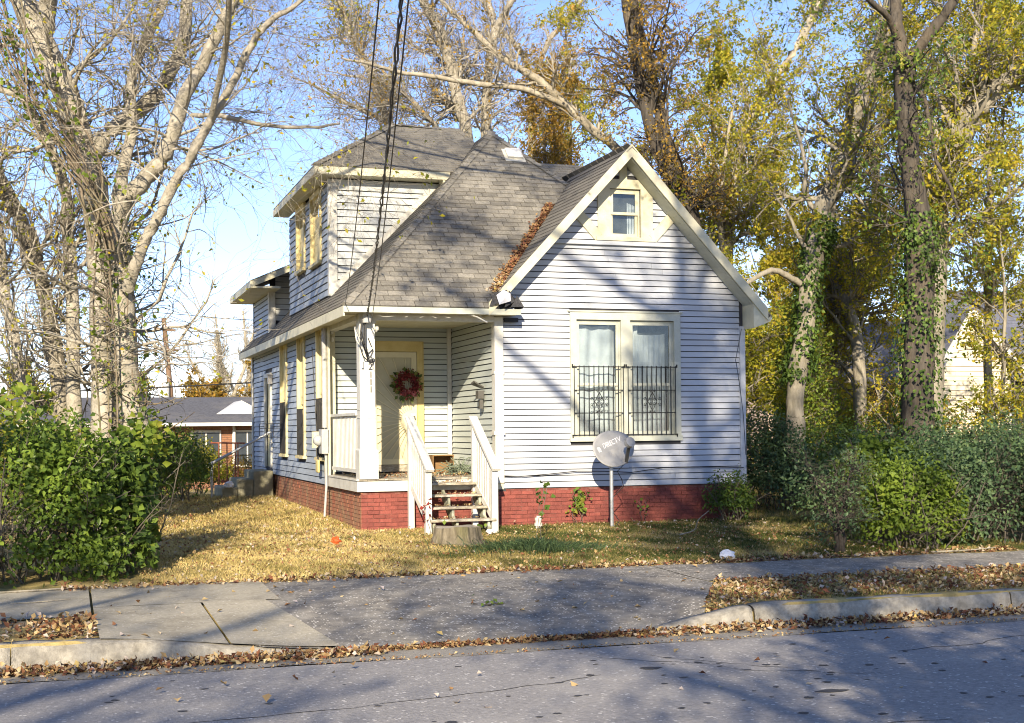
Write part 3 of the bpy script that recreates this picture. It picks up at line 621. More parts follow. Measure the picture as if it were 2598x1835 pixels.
# ------------------------------------------------------------------ roofs
EZ, SF, SL = 3.70, .97, 1.03
PK = (1.02, 3.5, 7.483)
fz = lambda y: EZ + SF * (y + .4)
lz = lambda x: EZ + SL * (x + 2.65)
def slab_roof(name, pts, n, t=.05, off=.012, mat=SHING_D):
    m = MB(); n = Vector(n).normalized(); m.prism([Vector(p) - n * off for p in pts], n * -t)
    return m.build(name, mat, house)
TAB = .29; EXP_ = .128
tab_cache = {}
def shingles(par, o, u, v, span, length, mat=SHING, single=True, e=EXP_, tab=TAB, limit=300):
    """courses of tabs over a slope: u along the eave, v up the slope; span(w) gives the course's two ends"""
    o = Vector(o); u = Vector(u).normalized(); v = Vector(v).normalized(); nn = u.cross(v).normalized(); rest = MB(); cnt = 0; k = 0; w = 0
    if nn.z < 0: nn = -nn
    if 'full' not in tab_cache:
        m = MB(); m.add([(0.005, -.004, -.006), (tab - .005, -.004, -.006), (tab - .005, -.004, .014), (0.005, -.004, .014), (0.005, e, -.006), (tab - .005, e, -.006), (tab - .005, e, .001), (.005, e, .001)],
                        [(0, 1, 2, 3), (3, 2, 6, 7), (0, 3, 7, 4), (1, 5, 6, 2)]); tab_cache['full'] = m.mesh('shingle', mat)
    while w < length - .01:
        a0, b0 = span(w); a1, b1 = span(min(w + e, length))
        x = math.floor(min(a0, a1) / tab) * tab + (k % 3) * tab / 3 + rng.normal() * .012 - tab
        while x < max(b0, b1):
            s, t_ = x, x + tab
            full = s > max(a0, a1) and t_ < min(b0, b1)
            if full and single and cnt < limit:
                ob = bpy.data.objects.new('shingle', tab_cache['full']); C.objects.link(ob); ob.parent = par; cnt += 1
                q = o + u * s + v * (w + rng.normal() * .003) + nn * (.003 + abs(rng.normal()) * .0015)
                uu = (u + v * rng.normal() * .006).normalized(); vv = nn.cross(uu)
                if vv.dot(v) < 0: uu, vv = uu, -vv
                ob.matrix_local = Matrix(((uu.x, vv.x, nn.x, q.x), (uu.y, vv.y, nn.y, q.y), (uu.z, vv.z, nn.z, q.z), (0, 0, 0, 1)))
            else:
                s0, t0, s1, t1 = max(s, a0), min(t_, b0), max(s, a1), min(t_, b1)
                if t0 - s0 > .015 or t1 - s1 > .015:
                    if t0 < s0: s0 = t0 = (s1 + t1) / 2
                    if t1 < s1: s1 = t1 = (s0 + t0) / 2
                    j = .003 + abs(rng.normal()) * .0015; g_ = .005
                    Q = lambda a, b, h: o + u * a + v * b + nn * h
                    rest.add([Q(s0 + g_, w - .004, -.006), Q(t0 - g_, w - .004, -.006), Q(t0 - g_, w - .004, .010 + j), Q(s0 + g_, w - .004, .010 + j), Q(s1 + g_, w + e, -.006), Q(t1 - g_, w + e, -.006), Q(t1 - g_, w + e, .001 + j), Q(s1 + g_, w + e, .001 + j)],
                             [(0, 1, 2, 3), (3, 2, 6, 7), (0, 3, 7, 4), (1, 5, 6, 2)])
            x += tab
        w += e; k += 1
    if rest.v: tag(rest.build('shingle_tab', mat, par), kind='stuff')
# main hip: front slope
nF = Vector((0, -SF, 1)).normalized(); vF = Vector((0, 1, SF)).normalized(); LF = (PK[1] + .4) * math.hypot(1, SF)
HV = (2.148, 2.276, 6.296)
rf = slab_roof('roof_front_slope', [(-2.65, -.4, EZ), (-.2, -.4, EZ), HV, PK], nF)
def fsp(w):
    y = w / math.hypot(1, SF) - .4; z = fz(y)
    left = -2.65 + (z - EZ) / SL
    right = (z - 3.77) / 1.071 - .21 + .03 if z < HV[2] else PK[0] + (PK[2] - z) / SL
    return left + 2.65, right + 2.65
shingles(rf, (-2.65, -.4, EZ), X, vF, fsp, LF)
# left slope
nL = Vector((-SL, 0, 1)).normalized(); vL = Vector((1, 0, SL)).normalized(); LL = 3.67 * math.hypot(1, SL)
rl_ = slab_roof('roof_side_slope', [(-2.65, -.4, EZ), PK, (1.02, 13.4, PK[2]), (-2.65, 13.4, EZ)], nL)
def lsp(w):
    x = w / math.hypot(1, SL) - 2.65; z = lz(x); return (z - EZ) / SF, 13.8
shingles(rl_, (-2.65, -.4, EZ), Y, vL, lsp, LL, single=False)
slab_roof('roof_rear_slope', [PK, (1.02, 13.4, PK[2]), (4.75, 13.4, PK[2] - 1.03 * 3.73), (4.75, .35, PK[2] - 1.03 * 3.73), (2.2, 2.3, PK[2] - 1.03 * 1.18)], (SL, 0, 1))
# gable wing
RZ, ES = 6.47, 1.071
nG = Vector((-ES, 0, 1)).normalized(); vG = Vector((1, 0, ES)).normalized()
rg = slab_roof('gable_left_slope', [(-.21, -.40, 3.77), (2.31, -.40, RZ), (2.31, 3.0, RZ), (2.31, 2.456, RZ), (-.25, -.36, 3.73)], nG)
def gsp(w):
    z = 3.77 + ES * w / math.hypot(1, ES); yv = (z - EZ) / SF - .4 if z < HV[2] else 2.276 + (z - HV[2]) * 2.5
    return 0, yv + .42
shingles(rg, (-.21, -.42, 3.77), Y, vG, gsp, 2.52 * math.hypot(1, ES), single=False, tab=.3)
rgr = slab_roof('gable_right_slope', [(2.31, -.40, RZ), (4.93, -.40, RZ - ES * 2.62), (4.93, 4, RZ - ES * 2.62), (2.31, 4, RZ)], (ES, 0, 1))
shingles(rgr, (4.95, -.42, RZ - ES * 2.64), Y, (-1, 0, ES), lambda w: (0, 4.4), 2.64 * math.hypot(1, ES), single=False, tab=.3)

# hip caps, one by one
def caps(p0, p1, n, mat=SHING, w=.20):
    p0, p1 = Vector(p0), Vector(p1); L = (p1 - p0).length; k = int(L / .17)
    n = Vector(n).normalized()
    for i in range(k):
        a = p0 + (p1 - p0) * (i / k); b = p0 + (p1 - p0) * ((i + 1.25) / k); t = (b - a).normalized(); s = t.cross(n).normalized()
        m = MB(); h = .022 + rng.normal() * .002
        A, B = a + n * (h + .012), b + n * (h - .004)
        m.add([A - s * w / 2 - n * .05, A, A + s * w / 2 - n * .05, B - s * w / 2 - n * .05, B, B + s * w / 2 - n * .05, A - s * w / 2 - n * .064, A + s * w / 2 - n * .064], [(0, 1, 4, 3), (1, 2, 5, 4), (6, 7, 2, 1), (6, 1, 0)])
        m.build('hip_cap', mat, house)
caps((-2.62, -.37, EZ + .03), PK, (-.6, -.6, 1)); caps((HV[0], HV[1], HV[2]), PK, (.6, -.6, 1))
m = MB(); m.prism([(2.21, -.43, RZ - .08), (2.31, -.43, RZ + .025), (2.41, -.43, RZ - .08), (2.31, -.43, RZ - .0)], (0, 3.0, 0)); m.build('ridge_cap', SHING, house)
# eaves: fascia, soffit, porch ceiling
FZ = TRIM
f = MB(); f.box(-2.66, .30, -.415, -.385, 3.59, 3.685); f.build('front_fascia', TRIMG, house)
f = MB(); f.box(-2.665, -2.635, -.385, 13.4, 3.53, 3.69); f.build('side_fascia', FZ, house)
f = MB(); f.box(-2.635, -2.36, .02, 13.38, 3.58, 3.60); f.build('side_soffit', FZ, house)
f = MB(); f.box(-2.635, .28, -.385, PB, 3.60, 3.62); f.build('porch_ceiling', FZ, house)
f = MB(); f.box(-2.34, -.05, -.05, .16, 3.5, 3.6); f.box(-2.36, -2.2, .16, PB - .05, 3.5, 3.6); f.build('porch_beam', WHITE, house)
# broken eave return at the valley foot: torn flashing and dark shingles
BRK = pmat('torn_shingle', (.07, .07, .072), (.03, .03, .033), scale=30, rough=.9, bump=.4)
f = MB(); f.add([(-.12, -.42, 3.70), (.34, -.42, 3.70), (.02, -.40, 4.05), (.05, -.02, 3.98), (.34, -.02, 3.70)], [(0, 1, 2), (2, 1, 4, 3), (0, 2, 3, 4, 1)]); f.build('eave_return', BRK, house)
for p in (((-.26, -.45, 3.72), (-.02, -.50, 3.80), (.04, -.46, 3.99), (-.16, -.44, 3.95)), ((-.02, -.52, 3.70), (.16, -.46, 3.80), (.08, -.44, 3.98)), ((.10, -.47, 3.71), (.33, -.44, 3.72), (.22, -.42, 3.90))):
    f = MB(); f.prism(p, (.01, -.012, .004)); f.build('torn_shingle', BRK, house)
f = MB(); f.add([(-.12, -.56, 3.74), (.07, -.58, 3.80), (.08, -.53, 3.93), (-.03, -.50, 3.99), (-.15, -.50, 3.90), (-.03, -.60, 3.87)], [(0, 1, 5), (1, 2, 5), (2, 3, 5), (3, 4, 5), (4, 0, 5)]); f.build('torn_flashing', pmat('white_metal', (.72, .74, .8), rough=.35, metal=.2), house)
# rakes of the gable
for sg in (-1, 1):
    e0 = (2.31 + sg * 2.56, -.385, RZ - ES * 2.56 - .155); pk = (2.31 + sg * -.0, -.385, RZ - .155)
    n2 = Vector((sg * ES, 0, 1)).normalized()
    m = MB(); a, b = Vector(e0), Vector(pk); h = .21
    m.prism([a, b, b + Vector((0, 0, h * 1.46 * .7)), a + Vector((0, 0, h * 1.46 * .7))], (0, -.035, 0)); m.build('rake_board', TRIM, house)
    # soffit panels under the overhang
    for k in range(26):
        t0, t1 = k / 26, (k + .965) / 26; p = a.lerp(b, t0) + Vector((0, .02, -.004)); q = a.lerp(b, t1) + Vector((0, .02, -.004))
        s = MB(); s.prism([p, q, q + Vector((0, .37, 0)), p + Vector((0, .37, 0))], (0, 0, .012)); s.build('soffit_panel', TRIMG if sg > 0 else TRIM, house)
m = MB(); m.prism([(4.60, -.39, 3.44), (4.93, -.39, 3.56), (4.96, -.39, 3.66), (4.60, -.39, 3.90)], (0, .42, 0)); m.build('cornice_return', TRIM, house)
m = MB(); m.box(1.12, 1.46, -.02, .02, 0, .09); 
# roof vent: a low metal box facing up the slope
o = Vector((1.28, 2.93, fz(2.93))); v = vF
m = MB(); Q = lambda a, b, h: o + X * a + v * b + nF * h
m.fn = lambda a, b, h: Q(a, b, h)
m.box(-.19, .21, -.22, .19, .012, .02); vb = m.build('roof_vent', pmat('vent_metal', (.62, .6, .52), (.5, .48, .4), rough=.5, scale=6), house)
m = MB(lambda a, b, h: Q(a, b, h)); m.add([(-.13, -.13, .02), (.15, -.13, .02), (.15, .13, .02), (-.13, .13, .02), (-.145, -.145, .07), (.165, -.145, .07), (.165, .145, .07), (-.145, .145, .07), (-.11, -.11, .10), (.13, -.11, .10), (.13, .11, .10), (-.11, .11, .10)],
    [(0, 1, 5, 4), (1, 2, 6, 5), (2, 3, 7, 6), (3, 0, 4, 7), (4, 5, 9, 8), (5, 6, 10, 9), (6, 7, 11, 10), (7, 4, 8, 11), (8, 9, 10, 11)]); m.build('vent_hood', pmat('white_vent', (.8, .78, .7), rough=.4), vb)
# --- tall dormer on the side slope
DX, DY0, DY1, DZ = -2.2, 3.2, 8.1, 6.36
w5 = wall('dormer_front_wall', (DX, DY0, 0), X, -Y, 0.02, 2.3, 4.0, DZ); w5.hide_render = False
def dsp(zb, zt):
    f_ = lambda z: min(2.15, (z - EZ) / SL - 2.65 - DX + .0)
    return [(.14, f_(zb), .14, f_(zt))]
siding(w5, (DX, DY0, 0), X, -Y, 4.24, 6.16, .13, dsp, SIDE4, single=.4)
c = MB(); c.box(DX - .03, DX + .13, DY0 - .035, DY0 + .10, 4.2, DZ); c.build('corner_board', WHITE, house)
c = MB(); c.box(DX + .13, DX + 2.15, DY0 - .02, DY0 + .02, 6.17, DZ); c.build('frieze_board', SIDE4, house)
c = MB(); c.beam((-2.12, DY0 - .035, lz(-2.12) + .09), (-.22, DY0 - .035, lz(-.22) + .09), .02, .10, (-SL, 0, 1)); c.build('skirt_flashing', WHITE, house)
DW = [(1.0, 1.95, 4.98, 6.26), (2.85, 3.7, 5.05, 6.28)]
w6 = wall('dormer_side_wall', (DX, DY0, 0), Y, -X, .02, DY1 - DY0, 4.0, DZ, DW)
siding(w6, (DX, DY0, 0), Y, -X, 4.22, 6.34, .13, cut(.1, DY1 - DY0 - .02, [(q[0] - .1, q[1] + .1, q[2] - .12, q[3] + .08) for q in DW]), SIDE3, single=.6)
for q in DW:
    w, Pq = sash_window(house, (DX, DY0, 0), Y, -X, *q, BOARDUP, casing=.09, behind=DARK, mid=.5)
    up = MB(Pq); up.box(q[0] + .026, q[1] - .026, q[2] + .03, q[2] + .9, -.055, -.043); up.build('board_panel', BOARDUP, w)
DB = wall('dormer_back_wall', (DX, DY1, 0), X, Y, .02, 5, 4.0, DZ)
ex, ey = -2.52, 2.88
rd = slab_roof('dormer_roof_front', [(ex, ey, 6.55), (1.2, ey, 6.55), (.95, 5.4, 7.88), (-.5, 5.4, 7.93)], (0, -1.37, 2.52), off=0)
vD = Vector((0, 2.52, 1.38)).normalized(); hl = math.hypot(2.52, 1.38)
shingles(rd, (ex, ey, 6.55), X, vD, lambda w: (2.02 * w / hl, 3.72 - .25 * w / hl), hl, single=False)
rd2 = slab_roof('dormer_roof_side', [(ex, ey, 6.55), (-.5, 5.4, 7.93), (ex, DY1 + .02, 6.55)], (-1.38, 0, 2.02), off=0)
shingles(rd2, (ex, ey, 6.55), Y, Vector((2.02, 0, 1.38)), lambda w: (2.52 * w / math.hypot(2.02, 1.38), 5.24 - 2.7 * w / math.hypot(2.02, 1.38)), math.hypot(2.02, 1.38), single=False)
slab_roof('dormer_roof_back', [(-.5, 5.4, 7.93), (.95, 5.4, 7.88), (1.2, DY1, 6.55), (ex, DY1 + .02, 6.55)], (0, 1.37, 2.6), off=0)
slab_roof('dormer_roof_end', [(.95, 5.4, 7.88), (1.2, ey, 6.55), (2.4, 5.4, 6.2), (1.2, DY1, 6.55)], (1, 0, 1), off=0)
caps((ex, ey, 6.57), (-.5, 5.4, 7.95), (-.5, -.5, 1)); caps((-.5, 5.4, 7.95), (.95, 5.4, 7.90), (0, 0, 1))
f = MB(); f.box(ex - .01, 0.02, ey - .02, ey + .015, 6.39, 6.53); f.build('front_fascia', TRIM, house)
f = MB(); f.box(ex - .015, ex + .02, ey + .015, DY1 + .02, 6.39, 6.53); f.build('side_fascia', TRIM, house)
f = MB(); f.box(ex + .02, 0.02, ey + .015, DY0, 6.385, 6.40); f.box(ex + .02, DX, DY0, DY1, 6.385, 6.40); f.build('dormer_soffit', TRIM, house)
f = MB(); f.prism([(-.12, ey, 6.39), (-.02, ey, 6.39), (-.02, ey, 6.2), (-.06, ey, 6.2)], (0, .3, 0)); f.build('cornice_return', TRIM, house)
# right-hand dormer roof beyond the hip
rr_ = slab_roof('far_dormer_roof', [(1.0, 3.9, 6.2), (4.6, 3.9, 6.2), (4.4, 5.5, 7.30), (1.0, 5.5, 7.30)], (0, -1.1, 1.6), off=0)
shingles(rr_, (1.0, 3.9, 6.2), X, Vector((0, 1.6, 1.1)), lambda w: (0, 3.55), math.hypot(1.6, 1.1), single=False)
slab_roof('far_dormer_back', [(1.0, 5.5, 7.30), (4.4, 5.5, 7.30), (4.6, 7.4, 6.0), (1.0, 7.4, 6.0)], (0, 1.1, 1.6), off=0)
wall('far_dormer_wall', (4.3, 4.0, 0), Y, X, 0, 3.2, 3.6, 6.3); wall('far_dormer_front', (1.8, 4.0, 0), X, -Y, 0, 2.5, 3.6, 6.25)
# --- rear shed dormer
w7 = wall('rear_dormer_front', (-2.33, 10.2, 0), X, -Y, .02, 1.8, 4.0, 4.95, top=[[(.02, 4.95), (1.8, 4.95), (1.8, 6.08), (.02, 5.32)]])
siding(w7, (-2.33, 10.2, 0), X, -Y, 4.03, 5.9, .13, lambda zb, zt: [(max(.14, (zb - 5.33) / .435), max(.15, (zb - EZ) / SL - .32), max(.14, (zt - 5.33) / .435), max(.15, (zt - EZ) / SL - .32))], SIDE4, single=.2)
w8 = wall('rear_dormer_side', (-2.33, 10.2, 0), Y, -X, .02, 3.0, 3.9, 4.97)
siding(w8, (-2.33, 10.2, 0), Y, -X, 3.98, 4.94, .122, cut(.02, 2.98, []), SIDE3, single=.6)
c = MB(); c.box(-2.36, -2.20, 10.165, 10.3, 3.95, 4.96); c.build('corner_board', WHITE, house)
wall('rear_dormer_back', (-2.33, 13.2, 0), X, Y, 0, 2, 3.6, 5.0)
EX = -2.86
rs = slab_roof('rear_dormer_roof', [(EX, 9.35, 5.13), (EX, 13.45, 5.13), (-.4, 13.45, 6.2), (-.4, 9.35, 6.2)], (-.435, 0, 1), off=0)
shingles(rs, (EX, 9.33, 5.13), Y, Vector((1, 0, .435)), lambda w: (0, 4.1), 2.6, single=False)
f = MB(); f.box(EX - .02, EX + .01, 9.35, 13.45, 4.97, 5.12); f.build('side_fascia', TRIM, house)
f = MB(); f.beam((EX, 9.36, 5.06), (-1.2, 9.36, 5.06 + 1.66 * .435), .03, .15, Z); f.build('rake_board', TRIM, house)
f = MB(); f.box(EX + .01, -2.3, 9.38, 13.4, 4.96, 4.975); f.prism([(-2.38, 9.345, 4.96), (-1.9, 9.345, 4.96), (-1.9, 9.345, 5.42), (-2.38, 9.345, 5.2)], (0, .85, 0)) if False else None; f.build('rear_soffit', TRIM, house)
f = MB(); f.prism([(EX, 9.345, 4.965), (-2.2, 9.345, 4.965), (-2.2, 9.345, 5.02), (EX, 9.345, 5.0)], (0, .86, 0)); f.build('eave_return', TRIM, house)
# --- service things fixed to the side wall
GREY = pmat('grey_paint', (.45, .45, .44), (.35, .35, .34), scale=8, rough=.5, dirt=(.25, .24, .2), dscale=4, damt=.5)
m = MB(); m.tube([(-2.44, 2.55, 3.55), (-2.44, 2.55, 1.75)], .045, 12); m.build('service_mast', GREY, house, smooth=False)
m = MB(); m.tube([(-2.43, 2.5, 1.25), (-2.43, 2.48, .7), (-2.47, 2.46, .16)], .022, 8); m.build('conduit', GREY, house)
m = MB(); m.box(-2.52, -2.38, 2.42, 2.72, 1.28, 1.72); mt = bevel(m.build('electric_meter', GREY, house), .01)
m = MB(); m.tube([(-2.52, 2.57, 1.52), (-2.56, 2.57, 1.52), (-2.60, 2.57, 1.52), (-2.64, 2.57, 1.52)], [.10, .10, .085, .05], 16); m.build('meter_dome', pmat('meter_glass', (.4, .42, .42), rough=.15, spec=.6), mt, smooth=True)
m = MB(); m.tube([(-2.50, 3.05, 1.38), (-2.5, 3.05, 1.68)], .09, 12); m.build('junction_box', TRIM, mt)
m = MB(); m.tube([(-2.42, 3.32, 1.25), (-2.44, 3.30, 1.0), (-2.45, 3.3, .98)], .008, 5); m.tube([(-2.41, 4.0, 3.3), (-2.42, 3.7, 2.4), (-2.42, 3.45, 1.4), (-2.43, 3.32, 1.18)], .008, 5); m.build('loose_cable', IRON, house)
m = MB(); m.box(-2.46, -2.41, 3.20, 3.44, .92, 1.16); bevel(m.build('cable_box', pmat('yellow_box', (.62, .52, .22), rough=.6), house), .04)
# string of dead fairy lights and hooks under the porch eave
m = MB()
for i in range(9):
    x = -2.0 + i * .2 + rng.normal() * .03; m.tube([(x, -.30, 3.60), (x + .03 * rng.normal(), -.31, 3.55), (x + .06 * rng.normal(), -.31, 3.53)], .004, 4)
m.tube([(-.62, -.34, 3.60), (-.45, -.38, 3.55), (-.28, -.4, 3.46)], .012, 5); m.build('eave_hook', WHITE, house)
# insulators and cable bundle on the corner post
m = MB(); 
for k in range(7):
    a = rng.uniform(-.12, .1); b = rng.uniform(-.2, -.08); z = 3.45
    m.tube([(-2.3 + a, b, 3.5), (-2.33 + a * 1.3, b - .05, 3.3 - .05 * k), (-2.28 + a, b - .03, 3.1 - .04 * k), (-2.2 + a * .4, -.09, 2.98 - .03 * k)], .009, 5)
m.tube([(-2.2, -.09, 3.2), (-2.12, -.09, 3.0), (-2.17, -.1, 2.9), (-2.1, -.1, 2.86), (-2.13, -.09, 2.75)], .009, 5); m.tube([(-2.15, -.08, 2.85), (-2.15, -.1, 2.8)], .035, 8)
m.build('cable_bundle', IRON, house)
m = MB(); m.tube([(-2.42, -.12, 3.36), (-2.40, -.14, 3.16), (-2.32, -.16, 3.02), (-2.36, -.14, 3.2), (-2.43, -.13, 3.38)], .013, 6); m.tube([(-2.34, -.12, 3.33), (-2.28, -.13, 3.1)], .012, 6); m.tube([(-2.30, -.1, 2.82), (-2.30, -.1, 2.70)], .018, 6); m.tube([(-2.26, -.1, 3.03), (-2.2, -.1, 2.98), (-2.14, -.1, 3.04)], .022, 6); m.build('insulator', WHITE, house)
m = MB(); m.tube([(-2.24, -.18, 3.60), (-2.24, -.18, 3.44)], .075, 12); m.build('service_head', GREY, house)
lc = MB(); lc.tube([(.0, -.04, .92), (.4, -.045, .90), (.9, -.05, .93), (1.4, -.05, .97), (1.9, -.05, .96), (2.4, -.05, .93), (3.0, -.05, 1.0), (3.7, -.05, 1.0), (4.55, -.05, .98)], .008, 5)
lc.tube([(4.54, -.04, 3.45), (4.42, -.04, 2.9), (4.50, -.04, 2.4), (4.56, -.04, 1.9), (4.60, -.04, 1.2)], .005, 4); lc.build('wall_cable', IRON, house)

# ================================================================== THINGS ROUND THE HOUSE
# satellite dish
dish = thing('satellite_dish', 'grey satellite dish with white lettering on a steel pole before the bay window', 'satellite dish', (1.72, -.8, .06))
GREYD = pmat('dish_grey', (.34, .34, .335), (.27, .27, .265), scale=4, rough=.45, dirt=(.2, .19, .17), dscale=5, damt=.4)
STEEL = pmat('galvanised', (.48, .49, .49), (.38, .39, .38), scale=14, rough=.45, metal=.5)
dn = Vector((.22, -.90, .38)).normalized(); dc = Vector((1.74, -.84, 1.36))
du = Vector((.93, .32, .10)); du = (du - dn * du.dot(dn)).normalized(); rot = R(7)
dv = dn.cross(du) * -1
if dv.z < 0: dv = -dv
du2 = du * math.cos(rot) + dv * math.sin(rot); dv2 = -du * math.sin(rot) + dv * math.cos(rot)
def dp(a, b, h=0):
    return dc + du2 * a + dv2 * b + dn * ((a * a + b * b) * .42 - .06 + h)
m = MB(); RA, RB = .43, .315; rings, sg = 8, 40
vs = [dp(0, 0)] + [dp(RA * r / rings * math.cos(t), RB * r / rings * math.sin(t)) for r in range(1, rings + 1) for t in np.linspace(0, 2 * math.pi, sg, endpoint=False)]
fs = [(0, 1 + k, 1 + (k + 1) % sg) for k in range(sg)] + [(1 + (r - 1) * sg + k, 1 + r * sg + k, 1 + r * sg + (k + 1) % sg, 1 + (r - 1) * sg + (k + 1) % sg) for r in range(1, rings) for k in range(sg)]
m.add(vs, fs); ob = m.build('reflector', GREYD, dish, smooth=True); so = ob.modifiers.new('thick', 'SOLIDIFY'); so.thickness = .012; so.offset = 0
# lettering printed on the reflector
WHT = pmat('white_print', (.85, .85, .85), rough=.5)
me = text_mesh('DIRECTV', .098, 0, WHT, 'lettering')
for v_ in me.vertices: a, b = v_.co.x * 1.02 + .05, v_.co.y * 1.25 + .10; v_.co = dp(a, b + a * .08, .009)
link('lettering', me, dish)
m = MB()
for i in range(4):
    ya = .035 - i * .022; w = (.036, .042, .042, .034)[i]
    m.add([dp(-.275 - w + w * 2 * s + (.006 * i), .068 + ya + .012 * math.sin(s * 3) - .006 + hgt + (-.275 - w + w * 2 * s) * .08, .009) for s in np.linspace(0, 1, 7) for hgt in (0, .014)], [(2 * s, 2 * s + 2, 2 * s + 3, 2 * s + 1) for s in range(6)])
m.build('globe_emblem', WHT, dish)
m = MB(); m.tube([(1.72, -.8, -.1), (1.72, -.8, .95), (1.73, -.79, 1.18)], .03, 12); m.build('pole', STEEL, dish)
m = MB(); m.beam((1.72, -.8, 1.05), tuple(dc - dn * .08), .10, .09); m.box(1.66, 1.78, -.84, -.72, 1.10, 1.26); m.build('bracket', GREYD, dish)
a0 = dp(.15, -.285, -.02); a1 = dc + dn * .30 + du * .10 + dv * -.06
m = MB(); m.beam(dp(.06, -.22, -.05), a0, .05, .04); m.beam(a0, a1, .05, .05); m.build('feed_arm', pmat('dark_grey', (.09, .09, .09), rough=.5), dish)
m = MB(); e1 = (a1 - a0).normalized(); hd = a1 + e1 * .03
m.tube([hd + dn * .05, hd + dn * .045, hd - dn * .02, hd - dn * .06], [.05, .088, .088, .06], 14); m.build('feed_horn', GREYD, dish)
m = MB(); m.tube([tuple(a0), (1.80, -.86, .98), (1.90, -.8, .85), (1.98, -.7, .72), (1.86, -.72, .62), (1.70, -.76, .5), (1.68, -.78, .38), (1.80, -.76, .25), (1.86, -.78, .16), (1.78, -.8, .04)], .007, 5); m.build('cable', IRON, dish)
# wreath on the front door
wr = thing('wreath', 'wreath of dark red and pink flowers with green leaves hanging on the cream door', 'wreath', (-.87, PB - .09, 2.52))
wc = Vector((-.87, PB - .10, 2.53)); m = MB(); m.tube([wc + Vector((math.cos(t) * .175, 0, math.sin(t) * .175)) for t in np.linspace(0, 6.28, 25)], .04, 7); m.build('ring', pmat('twig_brown', (.09, .06, .04), rough=.9), wr)
def ring_cloud(n, r0, a0_, a1_, sp):
    t = rng.uniform(a0_, a1_, n); r = rng.normal(r0, sp, n); return np.stack([wc.x + np.cos(t) * r, wc.y - .03 - np.abs(rng.normal(0, .03, n)), wc.z + np.sin(t) * r], 1)
FLW = leafmat('flower_red', [(0, (.10, .018, .018)), (.45, (.24, .04, .035)), (.75, (.5, .14, .15)), (1, (.65, .28, .27))], trans=.2)
p = ring_cloud(900, .18, 0, 6.28, .045); tn = np.clip(rng.random(900) * .55 + .45 * (p[:, 2] < wc.z - .12), 0, 1)
V, F = leaf_quads(p, rng.normal(size=(900, 3)) + np.array([0, -1, 0]), .045, .036); link('flower', fast_mesh('flower', V, F, FLW, np.repeat(tn, 2)), wr)
LFG = leafmat('wreath_leaf', [(0, (.03, .06, .015)), (.6, (.10, .14, .03)), (1, (.3, .28, .07))])
p = ring_cloud(70, .215, 0, 6.28, .03); d_ = p - np.array(wc); V, F = leaf_quads(p, rng.normal(size=(70, 3)) * .4 + np.array([0, -1, 0]), .10, .06, t=d_); link('leaf', fast_mesh('leaf', V, F, LFG, np.repeat(rng.random(70), 2)), wr); tag(bpy.data.objects['leaf'], kind='stuff'); tag(bpy.data.objects['flower'], kind='stuff')
# crate and cuttings on the porch
cr = thing('wooden_crate', 'small brown wooden box on its side in the porch corner', 'box', (-.38, 2.25, .91)); CRW = pmat('crate_wood', (.26, .16, .07), (.17, .10, .045), scale=12, rough=.8, stretch=(1, 1, 4), bump=.3)
for b in ((-.58, -.56, 2.05, 2.35, .91, 1.24), (-.20, -.18, 2.05, 2.35, .91, 1.24), (-.56, -.20, 2.05, 2.35, 1.22, 1.24), (-.56, -.20, 2.05, 2.35, .912, .93), (-.56, -.20, 2.33, 2.35, .93, 1.22)):
    m = MB(); m.box(*b); m.build('board', CRW, cr)
pth = np.zeros((60, 5, 3)); pth[:, 0] = np.stack([rng.uniform(-.35, -.1, 60), rng.uniform(1.0, 1.9, 60), rng.uniform(.92, 1.06, 60)], 1); dd = rng.normal(size=(60, 3)) * np.array([1, .5, .35])
for j in range(1, 5): pth[:, j] = pth[:, j - 1] + unit(dd) * .1; dd = dd + rng.normal(size=(60, 3)) * .5; pth[:, j, 2] = pth[:, j, 2].clip(.915, 1.2)
V, F = tubes(pth, np.full((60, 5), .008), 4); tag(link('cut_branches', fast_mesh('cut_branches', V, F, pmat('grey_green_stem', (.22, .27, .2), (.12, .14, .08), scale=30, rough=.8))), 'heap of grey-green cut stems lying on the porch deck beside the box', 'cuttings', kind='stuff')
# stump
stump = thing('tree_stump', 'low sawn tree stump with grey bark standing before the porch steps', 'stump', (-1.42, -2.45, -.02))
m = MB(); SG = 40; ph = rng.random(6) * 6
rad = lambda t: .29 * (1 + .06 * math.sin(5 * t + ph[0]) + .05 * math.sin(9 * t + ph[1]) + .03 * math.sin(17 * t + ph[2]))
lev = [(-.15, 1.6), (.0, 1.38), (.06, 1.12), (.16, 1.02), (.26, .98), (.275, .94)]
vs = [(-1.42 + rad(t) * k * math.cos(t) * 1.15, -2.45 + rad(t) * k * math.sin(t), z + (.012 * math.sin(3 * t) if z > .25 else 0)) for z, k in lev for t in np.linspace(0, 2 * math.pi, SG, endpoint=False)]
m.add(vs, [(r * SG + k, r * SG + (k + 1) % SG, (r + 1) * SG + (k + 1) % SG, (r + 1) * SG + k) for r in range(len(lev) - 1) for k in range(SG)]); m.build('bark', pmat('stump_bark', (.21, .18, .125), (.085, .07, .045), scale=16, rough=.95, bump=1, bscale=24, stretch=(1, 1, .2), dirt=(.13, .13, .04), dscale=2.5, damt=.7), stump)
m = MB(); m.add([(-1.42 + rad(t) * .95 * math.cos(t) * 1.15, -2.45 + rad(t) * .95 * math.sin(t), .272 + .012 * math.sin(3 * t)) for t in np.linspace(0, 2 * math.pi, SG, endpoint=False)] + [(-1.42, -2.45, .28)], [(k, (k + 1) % SG, SG) for k in range(SG)]); m.build('sawn_face', pmat('sawn_wood', (.40, .36, .28), (.26, .22, .16), scale=9, rough=.9, bump=.3), stump)
